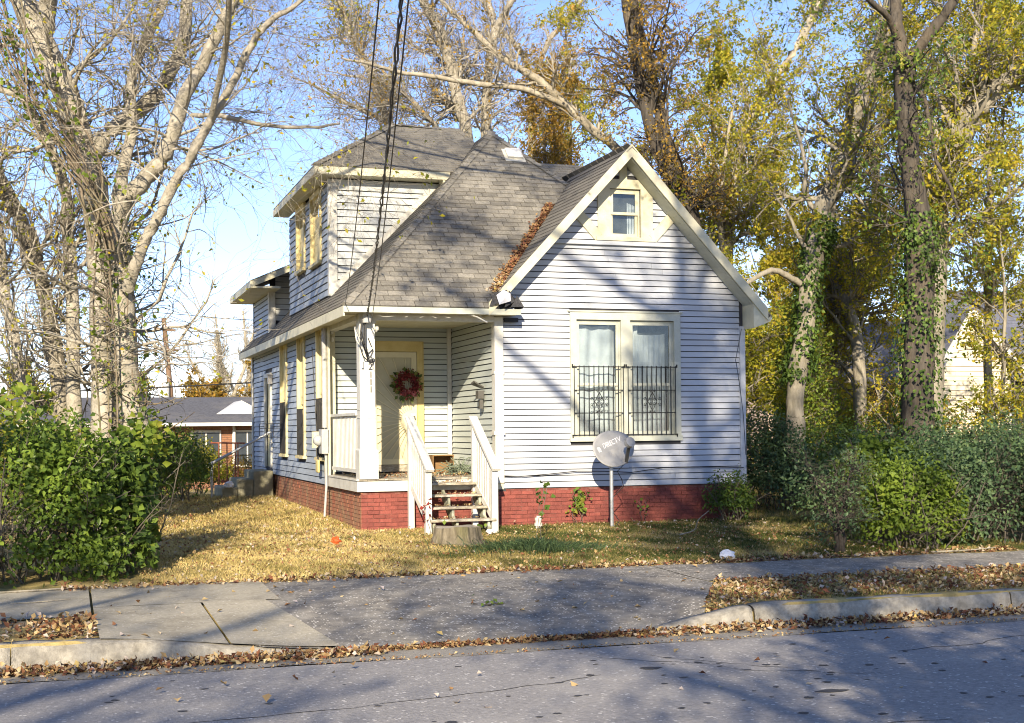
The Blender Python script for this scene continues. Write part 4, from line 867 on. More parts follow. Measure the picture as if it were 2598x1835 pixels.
# cleanout pipe, litter
pp = thing('drain_cap', 'short white plastic drain pipe with cap rising from the grass by the bay', 'pipe', (.52, -.55, .04))
m = MB(); m.tube([(.52, -.55, -.1), (.52, -.55, .19)], .05, 16); m.build('pipe', WHITE, pp)
m = MB(); m.tube([(.52, -.55, .10), (.52, -.55, .15)], .066, 16); m.tube([(.52, -.55, .19), (.52, -.55, .235)], .06, 16); m.box(.49, .55, -.58, -.52, .235, .265); m.build('cap', WHITE, pp)
PAPER = pmat('white_plastic', (.8, .8, .8), (.7, .7, .72), scale=20, rough=.5)
def crumple(name, c, r, mat, label, cat, sq=.7):
    m = MB(); nr, ns = 7, 12; vs = []
    for i in range(nr):
        f_ = math.pi * i / (nr - 1)
        for k in range(ns):
            a = 2 * math.pi * k / ns; q = r * rng.uniform(.65, 1.25); vs.append((c[0] + q * math.sin(f_) * math.cos(a), c[1] + q * math.sin(f_) * math.sin(a), c[2] + q * sq * math.cos(f_)))
    m.add(vs, [(i * ns + k, i * ns + (k + 1) % ns, (i + 1) * ns + (k + 1) % ns, (i + 1) * ns + k) for i in range(nr - 1) for k in range(ns)])
    tag(m.build(name, mat), label, cat)
crumple('plastic_bag', (1.55, -5.28, -.02), .10, PAPER, 'crumpled white plastic bag at the edge of the pavement on the right', 'litter')
crumple('paper_scrap', (-.52, -1.25, .09), .08, PAPER, 'scrap of white paper beside the foot of the porch steps', 'litter', .4)
crumple('plastic_ball', (-3.05, -1.7, .06), .07, pmat('orange_plastic', (.55, .10, .02), rough=.6), 'small orange ball lying on the straw-coloured lawn left of the stump', 'ball', .9)
# concrete side steps and their pipe rail
cs = thing('side_steps', 'cracked grey concrete steps leading to the side door', 'steps', (-2.9, 10, .2)); 
for x0, z1 in ((-3.55, .44), (-3.2, .62), (-2.85, .80)):
    m = MB(); m.box(x0, x0 + .35 if z1 < .8 else -2.4, 9.3, 11.0, -.1, z1); bevel(m.build('step', pmat('mossy_concrete', (.33, .31, .22), (.2, .19, .12), scale=5, rough=.95, bump=.5, dirt=(.14, .13, .07), dscale=1.7, damt=.7), cs), .03)
hr = thing('pipe_handrail', 'sloping grey pipe handrail beside the concrete side steps', 'handrail', (-3.75, 9.25, .2))
m = MB(); m.tube([(-3.76, 9.28, .0), (-3.78, 9.28, 1.0)], .03, 8); m.build('post', STEEL, hr); m = MB(); m.tube([(-3.9, 9.28, .92), (-2.45, 9.28, 1.68)], .032, 8); m.build('rail', STEEL, hr)
m = MB()
for z in (1.56, 1.76, 1.86): m.beam((-2.7, 9.3, z), (-2.38, 8.0, z), .015, .015)
for t in (0, .3, .6, 1): m.beam((-2.7 + .32 * t, 9.3 - 1.3 * t, 1.56), (-2.7 + .32 * t, 9.3 - 1.3 * t, 1.86), .015, .015)
m.build('guard', IRON, hr)
crumple('plastic_bag', (-3.38, 9.32, .5), .11, PAPER, 'white plastic bag lying on the concrete side steps', 'litter')
tr = thing('garden_trellis', 'rusty red metal trellis frame standing in weeds behind the side steps', 'trellis', (-3, 12.6, .2)); RUST = pmat('rust_red', (.36, .12, .07), (.24, .07, .04), scale=10, rough=.8)
for x in (-3.25, -3.05, -2.85, -2.78): m = MB(); m.tube([(x, 12.8, .1), (x, 12.8, 1.42)], .015, 6); m.build('upright', RUST, tr)
m = MB(); m.tube([(-3.45, 12.8, 1.42), (-2.6, 12.8, 1.40)], .02, 6); m.tube([(-3.2, 12.8, .45), (-2.75, 12.8, .45)], .03, 6); m.build('crossbar', RUST, tr)
# ------------------------------------------------------------------ neighbours
def shingle_rows(par, p00, p10, p01, rows, mat):
    p00, p10, p01 = Vector(p00), Vector(p10), Vector(p01); n_ = (p10 - p00).cross(p01 - p00).normalized(); m = MB()
    if n_.z < 0: n_ = -n_
    for k in range(rows):
        a, b = p00.lerp(p01, k / rows), p00.lerp(p01, (k + 1) / rows); u_ = p10 - p00
        m.add([a + n_ * .02, a + u_ + n_ * .02, b + u_ + n_ * .004, b + n_ * .004, a - n_ * .01, a + u_ - n_ * .01], [(0, 1, 2, 3), (4, 5, 1, 0)])
    tag(m.build('shingle_course', mat, par), kind='stuff')
GROOF = pmat('dark_shingle', (.115, .12, .14), (.07, .073, .085), scale=9, rough=.95, bump=.4, dirt=(.17, .165, .16), dscale=.6, damt=.6)
NB = pmat('orange_brick', (.34, .17, .095), (.25, .12, .07), scale=7, rough=.85, rand=.15)
nl = thing('brick_bungalow', 'low brick bungalow with dark grey roof beyond the left garden', 'house', (-3, 40, -.8))
m = MB(); m.box(-14, 8, 36.3, 46, -1.0, 2.0); wl = m.build('wall', pmat('brick_joint', (.36, .27, .2), rough=.9), nl)
m = MB(); z = -.8; k = 0
while z < 1.95:
    x = -5 - (.12 if k % 2 else 0)
    while x < 3: m.box(x, x + .225, 36.27, 36.31, z, z + .075); x += .24
    z += .09; k += 1
tag(m.build('brick_course', NB, wl), kind='stuff')
m = MB(); m.prism([(-14.6, 35.5, 2.05), (-14.6, 41, 3.25), (-14.6, 46.5, 2.05)], (23.2, 0, 0)); r0 = m.build('roof', GROOF, nl)
shingle_rows(r0, (-14.6, 35.5, 2.05), (8.6, 35.5, 2.05), (-14.6, 41, 3.25), 26, GROOF)
m = MB(); m.box(-14.6, 8.6, 35.46, 35.54, 1.93, 2.07); m.build('gutter', WHITE, nl)
m = MB(); m.prism([(-.9, 37.2, 2.40), (1.4, 37.2, 2.40), (.25, 37.2, 3.02)], (0, 2.6, 0)); m.prism([(-.6, 37.17, 2.45), (1.1, 37.17, 2.45), (.25, 37.17, 2.9)], (0, .03, 0)); gb = m.build('gable', WHITE, nl)
for x0 in (-3.3, -1.35, .35):
    m = MB(); m.box(x0 - .62, x0 + .62, 36.2, 36.28, .2, 1.75); w = m.build('window', WHITE, nl); 
    for q in ((x0 - .55, x0 - .03), (x0 + .03, x0 + .55)): m = MB(); m.box(q[0], q[1], 36.18, 36.205, .3, 1.65); m.build('pane', pmat('dark_pane', (.05, .06, .07), rough=.1, spec=.6), w)
m = MB(); m.tube([(-.2, 36.2, 1.95), (-.2, 36.1, 1.7), (-.2, 36.2, -.8)], .06, 8); m.build('downpipe', WHITE, nl)
# tan sided house on the right
TAN = pmat('tan_siding', (.66, .60, .44), (.56, .50, .36), scale=3, rough=.6, rand=.04); NRS = pmat('blue_grey_shingle', (.17, .18, .215), (.1, .105, .13), scale=14, rough=.95, bump=.4)
nr = thing('tan_house', 'cream sided house with steep blue-grey roof half hidden behind the right-hand trees', 'house', (21, 16, 0))
m = MB(); m.box(18.5, 27, 14.1, 24, -.6, 3.0); m.prism([(18.5, 14.1, 3.0), (21.2, 14.1, 3.0), (21.2, 14.1, 3.45), (19.65, 14.1, 5.0)], (0, 9.9, 0)); wl = m.build('wall', BACK, nr)
def nspan(zb, zt):
    f0 = lambda z: 18.5 + max(0, (z - 3.2) * .63); f1 = lambda z: 21.2 if z < 3.5 else 21.2 - (z - 3.5) * 1.0
    return [(f0(zb), f1(zb), f0(zt), f1(zt))]
siding(wl, (0, 14.06, 0), X, -Y, -.1, 4.9, .15, nspan, TAN, single=1.2)
siding(wl, (0, 14.3, 0), X, -Y, -.1, 2.9, .15, lambda a, b: [(21.32, 27, 21.32, 27)], TAN, single=9)
m = MB(); m.box(21.2, 21.32, 14.02, 14.4, -.3, 3.3); m.build('corner_board', WHITE, nr)
rr2 = MB(); rr2.prism([(19.55, 13.6, 5.25), (24.0, 13.6, .0 + 5.25), (27.5, 13.6, 3.0), (21.8, 13.6, 3.05)], (0, .05, 0)) if False else None
m = MB(); m.prism([(19.65, 13.7, 5.12), (18.2, 13.7, 2.9), (18.1, 13.7, 3.0), (19.65, 13.7, 5.3)], (0, 10.3, 0)); m.build('roof_slope', NRS, nr)
m = MB(); m.prism([(19.65, 13.7, 5.12), (21.9, 13.7, 2.95), (22.0, 13.7, 3.05), (19.65, 13.7, 5.3)], (0, 10.3, 0)); m.build('roof_slope', NRS, nr)
m = MB(); m.prism([(20.2, 13.75, 4.6), (20.6, 18.5, 6.3), (28, 18.5, 6.3), (28, 13.75, 2.95), (21.7, 13.75, 2.95)], (0, .05, .1)); rr3 = m.build('roof_slope', NRS, nr)
shingle_rows(rr3, (21.2, 13.7, 3.05), (28, 13.7, 3.05), (21.2, 18.5, 6.4), 26, NRS)
for a, b in (((19.65, 13.66, 5.2), (18.15, 13.66, 2.95)), ((19.65, 13.66, 5.2), (21.95, 13.66, 3.0))): m = MB(); m.beam(a, b, .04, .2); m.build('rake_board', WHITE, nr)
# pale house far between the trees
nc = thing('pale_house', 'pale house with blue-framed windows glimpsed far between the right-hand trunks', 'house', (32, 42, -.6))
m = MB(); m.box(27, 38, 40, 48, -.8, 4.6); m.build('wall', pmat('pinkish_wall', (.55, .43, .32), (.48, .36, .27), scale=2, rough=.8), nc)
m = MB(); m.prism([(26.5, 39.4, 4.5), (38.5, 39.4, 4.5), (38.5, 44, 6.6), (26.5, 44, 6.6)], (0, .1, .15)); m.prism([(26.5, 48.6, 4.5), (38.5, 48.6, 4.5), (38.5, 44, 6.6), (26.5, 44, 6.6)], (0, .1, .15)); m.build('roof', NRS, nc)
for x0 in (28.3, 31.5, 34.2):
    m = MB(); m.box(x0 - .8, x0 + .8, 39.92, 40.0, 1.6, 4.2); w = m.build('window', pmat('blue_frame', (.35, .45, .62), rough=.5), nc)
    for i in range(3):
        for j in range(3): m = MB(); m.box(x0 - .72 + i * .5, x0 - .28 + i * .5, 39.9, 39.925, 1.7 + j * .82, 2.44 + j * .82); m.build('pane', bpy.data.materials['dark_pane'], w)
# ------------------------------------------------------------------ pole and wires
up = thing('utility_pole', 'leaning brown wooden utility pole with crossarms behind the bungalow', 'utility pole', (-1.45, 52, -.8)); PW = pmat('pole_wood', (.22, .14, .085), (.14, .09, .055), scale=6, rough=.9, stretch=(1, 1, .2))
m = MB(); m.tube([(-1.3, 52, -.8), (-2.0, 52, 7.75)], [.17, .13], 10); m.build('shaft', PW, up)
for z, L in ((7.15, .55), (6.1, .6)): m = MB(); x = -1.3 - .7 * (z + .8) / 8.55; m.beam((x - L, 51.85, z + .04), (x + L, 51.85, z - .06), .1, .12); ca = m.build('crossarm', PW, up); 
for z, L in ((7.15, .55), (6.1, .6)):
    for s in (-.9, -.3, .4, .9): m = MB(); x = -1.65 + s * L - .05 * (z - 6); m.tube([(x - .1, 51.85, z), (x - .1, 51.85, z + .2)], [.05, .03], 6); m.build('insulator', GREY, up)
m = MB(); m.tube([(-1.95, 51.7, 4.3), (-1.95, 51.7, 3.5)], .2, 12); m.build('transformer', WHITE, up)
def wire(pts, r, label, mat=IRON, name='power_line'):
    q = resample(pts, 30); m = MB(); m.tube([tuple(p) for p in q], r, 5); tag(m.build(name, mat), label, 'wire', 'overhead wires beyond the house')
WW = pmat('bright_cable', (.9, .9, .9), rough=.3)
wire([(-2.0, 52, 7.35), (3, 50, 7.05), (12, 46, 7.3)], .045, 'thick pale cable running right from the top of the utility pole', WW)
wire([(-9, 52, 8.4), (-1.8, 52, 8.0), (3, 50, 7.55), (12, 46, 7.4)], .018, 'thin wire highest of those behind the house')
wire([(-9, 52, 5.5), (-1.7, 52, 6.1), (3, 50, 5.4), (12, 46, 5.0)], .02, 'grey wire leaving the lower crossarm of the pole', GREY)
wire([(-14, 30, 2.9), (-3.5, 30, 3.35), (6, 30, 3.9)], .028, 'black wire just above the bungalow roof', IRON)
wire([(-14, 40, 4.6), (-1.7, 52, 6.15)], .02, 'grey wire running left from the lower crossarm of the pole', GREY)
# service drop: twisted cable to the porch corner, with two thin companions
A0, A1 = Vector((-2.24, -.2, 3.55)), Vector((-4.95, -14, 4.3)); pts = []
sd = MB(); sp = [[], []]
for i in range(190):
    t = 1.9 * (i / 189) ** 1.3; p = A0 + (A1 - A0) * t + Vector((0, 0, -.8 * t * (1 - t))); a = i * 1.1
    for k in range(2): sp[k].append(p + Vector((math.cos(a + k * 3.14) * .008, 0, math.sin(a + k * 3.14) * .008)) + Vector(rng.normal(size=3) * .004))
svc = thing('service_cable', 'twisted black electricity cable coming down to the porch corner', 'cable', tuple(A0))
for k in range(2): m = MB(); m.tube(sp[k], .0085 if k else .007, 5); m.build('strand', IRON, svc)
for off, en, lb in ((.0, (-2.62, -.35, 3.72), 'thin black wire left of the twisted cable, ending at the roof corner'), (.35, (-2.15, -.1, 3.45), 'thin black wire close behind the twisted cable')):
    m = MB(); b = Vector(en); q = [b + (A1 + Vector((-.12 + off * .5, 0, .12)) - b) * t + Vector((0, 0, -.7 * t * (1 - t))) for t in np.linspace(0, 1.9, 50)]; m.tube(q, .007, 4); tag(m.build('thin_wire', IRON), lb, 'wire')
# ================================================================== TREES
LIMB = {
'LA':[(-6.25, 1.5, 1.56, 0.189), (-6.26, 1.6, 2.22, 0.168), (-6.27, 1.7, 2.96, 0.154), (-6.29, 1.8, 4.07, 0.162), (-6.31, 1.9, 5.04, 0.178), (-6.42, 2.0, 5.95, 0.201), (-6.7, 2.1, 6.96, 0.186), (-6.94, 2.2, 7.67, 0.179), (-7.19, 2.3, 8.24, 0.179), (-7.54, 2.4, 9.1, 0.157), (-7.92, 2.5, 10.14, 0.127)],
'LA2':[(-7.19, 2.3, 8.24, 0.134), (-7.09, 2.03, 8.73, 0.122), (-7.05, 1.77, 9.24, 0.102), (-6.92, 1.5, 10.18, 0.065)],
'LB':[(-5.76, 1.0, 1.56, 0.222), (-5.81, 1.0, 1.99, 0.186), (-5.92, 1.0, 2.63, 0.179), (-5.94, 1.0, 3.35, 0.165), (-5.98, 1.0, 4.21, 0.158), (-6.01, 1.0, 4.78, 0.143), (-6.04, 1.0, 5.12, 0.129)],
'LB1':[(-6.04, 1.0, 5.12, 0.125), (-5.91, 0.89, 5.46, 0.121), (-5.57, 0.78, 5.82, 0.114), (-5.32, 0.67, 6.12, 0.107), (-5.13, 0.56, 6.7, 0.096), (-4.98, 0.44, 7.16, 0.092), (-4.71, 0.33, 7.63, 0.085), (-4.39, 0.22, 8.33, 0.078), (-4.29, 0.11, 8.54, 0.071), (-3.9, 0.0, 9.4, 0.053)],
'LB2':[(-5.91, 0.7, 3.96, 0.092), (-5.84, 0.53, 4.2, 0.084), (-5.71, 0.37, 4.56, 0.077), (-5.56, 0.2, 4.9, 0.077), (-5.43, 0.03, 5.11, 0.073), (-5.24, -0.13, 5.55, 0.069), (-4.98, -0.3, 5.97, 0.062), (-4.7, -0.47, 6.5, 0.055), (-4.4, -0.63, 7.03, 0.051), (-4.1, -0.8, 7.65, 0.048), (-3.83, -0.97, 7.97, 0.041), (-3.47, -1.13, 8.19, 0.03), (-3.0, -1.3, 8.64, 0.02)],
'LB3':[(-6.4, 1.5, 5.35, 0.131), (-6.44, 1.62, 6.02, 0.121), (-6.22, 1.75, 6.6, 0.114), (-5.9, 1.88, 6.92, 0.108), (-5.37, 2.0, 7.41, 0.106), (-5.04, 2.12, 8.02, 0.099), (-4.85, 2.25, 8.63, 0.092), (-4.81, 2.38, 9.19, 0.085), (-4.64, 2.5, 10.18, 0.062)],
'LB4':[(-6.02, 1.2, 5.24, 0.094), (-5.98, 1.3, 5.72, 0.087), (-5.88, 1.4, 6.23, 0.08), (-5.78, 1.5, 6.75, 0.081), (-5.8, 1.6, 7.38, 0.074), (-5.67, 1.7, 7.91, 0.067), (-5.39, 1.8, 8.58, 0.06), (-5.22, 1.9, 9.0, 0.053), (-4.98, 2.0, 9.82, 0.034)],
'LB5':[(-4.92, 0.4, 6.75, 0.032), (-4.56, 0.02, 6.67, 0.032), (-3.83, -0.35, 6.49, 0.028), (-3.26, -0.73, 6.41, 0.021), (-2.82, -1.1, 6.41, 0.014)],
'LC':[(-6.16, 0.7, 2.2, 0.092), (-6.22, 0.62, 3.6, 0.091), (-6.25, 0.55, 4.57, 0.091), (-6.37, 0.48, 5.21, 0.09), (-6.57, 0.4, 5.81, 0.09), (-6.96, 0.32, 6.46, 0.089), (-7.34, 0.25, 7.04, 0.082), (-7.71, 0.18, 7.8, 0.067), (-8.0, 0.1, 8.61, 0.05)],
'LD':[(-7.4, 1.8, 1.57, 0.109), (-7.41, 1.94, 1.93, 0.102), (-7.51, 2.09, 2.55, 0.095), (-7.62, 2.23, 3.17, 0.092), (-7.74, 2.37, 3.74, 0.089), (-7.83, 2.51, 4.42, 0.082), (-7.95, 2.66, 5.39, 0.075), (-8.3, 2.8, 6.75, 0.056)],
'LE':[(-6.73, 2.2, 1.56, 0.127), (-6.71, 2.34, 2.61, 0.116), (-6.72, 2.49, 3.69, 0.109), (-6.75, 2.63, 4.46, 0.106), (-6.81, 2.77, 5.3, 0.099), (-6.88, 2.91, 6.09, 0.092), (-7.46, 3.06, 7.39, 0.077), (-7.89, 3.2, 7.62, 0.061)],
'LF':[(-6.83, 2.4, 1.56, 0.173), (-6.92, 2.57, 2.39, 0.151), (-7.11, 2.73, 3.76, 0.125), (-7.29, 2.9, 4.54, 0.122), (-7.54, 3.07, 5.31, 0.115), (-7.9, 3.23, 6.09, 0.107), (-8.34, 3.4, 6.87, 0.084)],
'RA':[(7.87, -0.5, 1.01, 0.34), (7.89, -0.44, 1.25, 0.316), (7.93, -0.39, 2.55, 0.297), (8.02, -0.33, 3.78, 0.257), (8.09, -0.28, 4.82, 0.262), (8.1, -0.22, 5.43, 0.234), (8.0, -0.17, 6.4, 0.181), (7.96, -0.11, 7.09, 0.19), (7.95, -0.06, 7.93, 0.198), (8.0, 0.0, 8.57, 0.215)],
'RA1':[(7.94, 0.0, 8.61, 0.124), (7.95, 0.17, 9.24, 0.113), (8.03, 0.33, 9.72, 0.101), (8.09, 0.5, 10.79, 0.076)],
'RA2':[(8.11, 0.0, 8.5, 0.116), (8.37, -0.15, 8.91, 0.103), (8.59, -0.3, 9.22, 0.095), (8.74, -0.45, 9.54, 0.09), (9.16, -0.6, 10.44, 0.066)],
'RA3':[(7.84, 0.0, 8.93, 0.066), (7.51, -0.2, 9.2, 0.057), (6.98, -0.4, 9.4, 0.048), (6.24, -0.6, 9.75, 0.032)],
'RA4':[(8.04, -0.3, 7.96, 0.037), (8.11, -0.46, 7.6, 0.037), (8.09, -0.62, 7.08, 0.036), (8.11, -0.78, 6.48, 0.032), (8.27, -0.94, 5.98, 0.028), (8.33, -1.1, 5.55, 0.02)],
'RB':[(7.91, 4.0, 1.67, 0.2), (7.95, 4.07, 2.33, 0.181), (8.08, 4.14, 2.97, 0.22), (8.29, 4.21, 3.77, 0.197), (8.45, 4.29, 4.75, 0.198), (8.67, 4.36, 5.57, 0.213), (8.84, 4.43, 5.98, 0.224), (9.02, 4.5, 6.65, 0.24), (9.27, 4.57, 7.0, 0.202), (9.59, 4.64, 7.69, 0.198), (9.8, 4.71, 8.39, 0.179), (10.23, 4.79, 9.26, 0.21), (10.68, 4.86, 10.15, 0.222), (10.93, 4.93, 11.04, 0.172), (11.25, 5.0, 12.04, 0.143)],
'RB1':[(8.31, 4.3, 4.76, 0.068), (7.77, 4.18, 4.98, 0.067), (7.35, 4.05, 5.02, 0.062), (6.79, 3.93, 4.76, 0.047), (6.33, 3.8, 4.56, 0.028)],
'RC':[(9.99, 2.2, 1.28, 0.22), (10.02, 2.15, 2.2, 0.21), (10.12, 2.1, 4.02, 0.183), (10.19, 2.05, 5.55, 0.164), (10.12, 2.0, 6.3, 0.191), (10.29, 1.95, 7.05, 0.228), (10.63, 1.9, 7.67, 0.238), (11.05, 1.85, 8.3, 0.22), (11.53, 1.8, 8.72, 0.184), (12.11, 1.75, 9.03, 0.167), (12.97, 1.7, 9.55, 0.131)],
'RC1':[(10.56, 2.2, 7.46, 0.111), (10.98, 2.45, 8.19, 0.094), (11.51, 2.7, 9.32, 0.081), (11.83, 2.95, 10.37, 0.067), (12.15, 3.2, 11.74, 0.049)],
'RD':[(8.48, 9.0, 1.69, 0.245), (8.36, 9.06, 4.58, 0.223), (8.1, 9.12, 6.36, 0.2), (7.9, 9.18, 7.03, 0.178), (7.66, 9.24, 7.56, 0.15), (7.44, 9.3, 8.11, 0.156), (7.12, 9.36, 8.84, 0.156), (6.89, 9.42, 9.78, 0.15), (6.68, 9.48, 10.89, 0.133), (6.49, 9.54, 12.19, 0.122), (6.39, 9.6, 13.28, 0.1)],
'RD1':[(8.25, 9.3, 5.72, 0.19), (8.08, 9.43, 7.53, 0.18), (7.75, 9.55, 8.36, 0.169), (7.6, 9.68, 8.94, 0.152), (7.44, 9.8, 9.9, 0.158), (7.32, 9.93, 10.67, 0.124), (7.12, 10.05, 11.56, 0.113), (6.99, 10.17, 12.39, 0.097), (6.87, 10.3, 13.56, 0.068)],
'RE':[(9.62, 10.5, 1.68, 0.187), (9.66, 10.55, 4.73, 0.164), (9.73, 10.61, 6.39, 0.153), (9.79, 10.66, 7.1, 0.147), (10.0, 10.72, 8.1, 0.13), (10.24, 10.77, 9.12, 0.119), (10.44, 10.83, 9.74, 0.107), (10.78, 10.88, 10.29, 0.108), (11.35, 10.94, 11.03, 0.108), (12.06, 10.99, 11.98, 0.109), (12.7, 11.05, 13.06, 0.098), (13.2, 11.1, 13.95, 0.074)],
'RE1':[(9.69, 10.6, 5.68, 0.082), (9.52, 10.45, 6.59, 0.076), (9.4, 10.3, 7.15, 0.07), (9.42, 10.15, 8.41, 0.052), (9.59, 10.0, 9.89, 0.04)],
'RF':[(10.79, 6.0, 1.65, 0.156), (11.0, 6.4, 3.35, 0.148), (11.02, 6.8, 4.44, 0.15), (10.97, 7.2, 5.12, 0.141), (11.48, 7.6, 5.84, 0.121), (12.38, 8.0, 6.36, 0.101)],
'RG':[(11.45, 8.0, 3.88, 0.144), (12.03, 8.2, 4.58, 0.135), (12.56, 8.4, 5.51, 0.148), (12.9, 8.6, 6.92, 0.115), (13.12, 8.8, 8.34, 0.092), (13.48, 9.0, 10.5, 0.07)],
'TA':[(4.62, 17.0, 5.19, 0.225), (4.54, 17.0, 9.16, 0.199), (4.46, 17.0, 10.61, 0.185), (4.33, 17.0, 11.1, 0.178), (4.15, 17.0, 11.69, 0.172), (4.02, 17.0, 12.44, 0.165), (3.8, 17.0, 13.08, 0.158), (3.49, 17.0, 13.81, 0.151), (3.18, 17.0, 14.35, 0.144), (2.67, 17.0, 15.48, 0.105)],
'TB':[(5.57, 19.0, 5.37, 0.181), (5.65, 19.0, 9.57, 0.154), (5.68, 19.0, 11.07, 0.147), (5.69, 19.0, 11.91, 0.133), (5.77, 19.0, 12.84, 0.133), (5.9, 19.0, 13.7, 0.133), (6.05, 19.0, 14.37, 0.14)],
'TB1':[(6.05, 19.0, 14.37, 0.098), (5.97, 19.33, 15.02, 0.099), (6.01, 19.67, 15.41, 0.093), (5.98, 20.0, 16.95, 0.065)],
'TB2':[(6.05, 19.0, 14.37, 0.105), (6.24, 18.67, 14.75, 0.098), (6.38, 18.33, 15.04, 0.09), (7.03, 18.0, 16.24, 0.055)],
'TC':[(7.96, 21.0, 5.59, 0.178), (7.88, 21.0, 10.04, 0.148), (7.91, 21.0, 12.82, 0.119), (7.96, 21.0, 13.51, 0.111)],
'TC1':[(7.96, 21.0, 13.51, 0.096), (7.76, 21.0, 13.89, 0.096), (7.4, 21.0, 14.41, 0.089), (6.88, 21.0, 14.9, 0.081), (6.35, 21.0, 15.55, 0.066), (6.05, 21.0, 16.41, 0.044)],
'TC2':[(7.96, 21.0, 13.51, 0.096), (8.05, 20.8, 13.71, 0.096), (8.41, 20.6, 14.58, 0.089), (8.86, 20.4, 15.15, 0.081), (9.37, 20.2, 15.83, 0.066), (9.91, 20.0, 16.75, 0.044)],
'TD':[(8.67, 12.0, 4.11, 0.181), (8.16, 11.95, 7.83, 0.144), (7.23, 11.9, 9.1, 0.125), (6.49, 11.85, 9.6, 0.112), (5.64, 11.8, 10.28, 0.106), (4.81, 11.75, 10.88, 0.099), (3.97, 11.7, 11.27, 0.086), (3.24, 11.65, 11.81, 0.074), (2.76, 11.6, 12.18, 0.063), (2.36, 11.55, 12.5, 0.057), (1.66, 11.5, 13.22, 0.034)],
'TD1':[(5.83, 12.0, 10.22, 0.077), (5.51, 11.79, 10.27, 0.076), (4.33, 11.57, 10.52, 0.075), (3.06, 11.36, 10.5, 0.068), (1.84, 11.14, 10.55, 0.056), (0.95, 10.93, 10.54, 0.049), (0.24, 10.71, 10.62, 0.038), (-0.54, 10.5, 10.64, 0.021)],
'TE':[(2.55, 18.0, 5.23, 0.147), (2.45, 18.0, 9.24, 0.133), (2.31, 18.0, 10.87, 0.12), (2.08, 18.0, 11.52, 0.113), (1.82, 18.0, 12.31, 0.12), (1.38, 18.0, 13.16, 0.113), (1.13, 18.0, 13.67, 0.106), (0.87, 18.0, 14.44, 0.086), (0.61, 18.0, 15.48, 0.053)],
'TF':[(3.34, 16.0, 7.64, 0.09), (3.27, 16.0, 10.2, 0.077), (3.1, 16.0, 10.58, 0.07), (2.68, 16.0, 11.02, 0.064), (2.16, 16.0, 11.44, 0.051), (1.62, 16.0, 12.0, 0.038), (0.98, 16.0, 12.33, 0.019)],
'TG':[(2.71, 18.0, 7.91, 0.107), (2.49, 18.0, 10.71, 0.08), (1.81, 18.0, 11.11, 0.066), (0.91, 18.0, 11.5, 0.053), (0.06, 18.0, 11.88, 0.033), (-0.59, 18.0, 12.09, 0.02)],
}
BARK_PALE = pmat('pale_bark', (.42, .385, .31), (.25, .225, .175), scale=7, rough=.9, bump=1, bscale=26, dirt=(.13, .12, .075), dscale=3.5, damt=.75)
BARK_GREY = pmat('grey_bark', (.33, .30, .235), (.17, .15, .115), scale=9, rough=.95, bump=1, bscale=30, stretch=(1, 1, .3), dirt=(.11, .105, .05), dscale=2, damt=.6)
BARK_DARK = pmat('dark_bark', (.095, .082, .065), (.035, .03, .025), scale=18, rough=.95, bump=1, bscale=26, stretch=(1, 1, .18), dirt=(.24, .18, .10), dscale=1.1, damt=.45)
BARK_TWIG = pmat('twig_bark', (.15, .13, .10), (.08, .07, .055), scale=4, rough=.9)
BARK_LIGHT = pmat('light_bark', (.46, .41, .31), (.26, .23, .165), scale=8, rough=.95, bump=1, bscale=30, stretch=(1, 1, .3), dirt=(.12, .105, .07), dscale=1.4, damt=.65)
FALL = leafmat('fall_leaf', [(0, (.09, .12, .02)), (.3, (.25, .28, .03)), (.6, (.48, .43, .04)), (.85, (.62, .46, .045)), (1, (.5, .28, .04))], trans=.5)
FALL2 = leafmat('brown_leaf', [(0, (.10, .10, .025)), (.4, (.30, .21, .04)), (.8, (.50, .28, .045)), (1, (.5, .38, .07))], trans=.45)
GREEN = leafmat('green_leaf', [(0, (.03, .06, .014)), (.5, (.09, .15, .026)), (.85, (.19, .26, .04)), (1, (.30, .26, .05))], trans=.3)
DGREEN = leafmat('dark_leaf', [(0, (.03, .055, .026)), (.6, (.075, .13, .055)), (1, (.16, .22, .08))], trans=.3)
LIME = leafmat('lime_leaf', [(0, (.08, .13, .02)), (.6, (.20, .28, .035)), (1, (.38, .36, .05))], trans=.45)
def limb_tube(pts, n=36, sides=14, rough=.06, flare=None):
    q = resample(pts, n); p = q[None, :, :3]; r = q[None, :, 3] * (1 + rng.normal(size=(1, n)) * rough * .5)
    V, F = tubes(p + rng.normal(size=p.shape) * .008, r, sides)
    k = np.sin(np.arange(sides) * 2.4)[None, :] * rough; V = V.reshape(n, sides, 3); c = p[0][:, None]; V = c + (V - c) * (1 + k + rng.normal(size=(n, sides)) * rough * .4)[..., None]
    return V.reshape(-1, 3), F
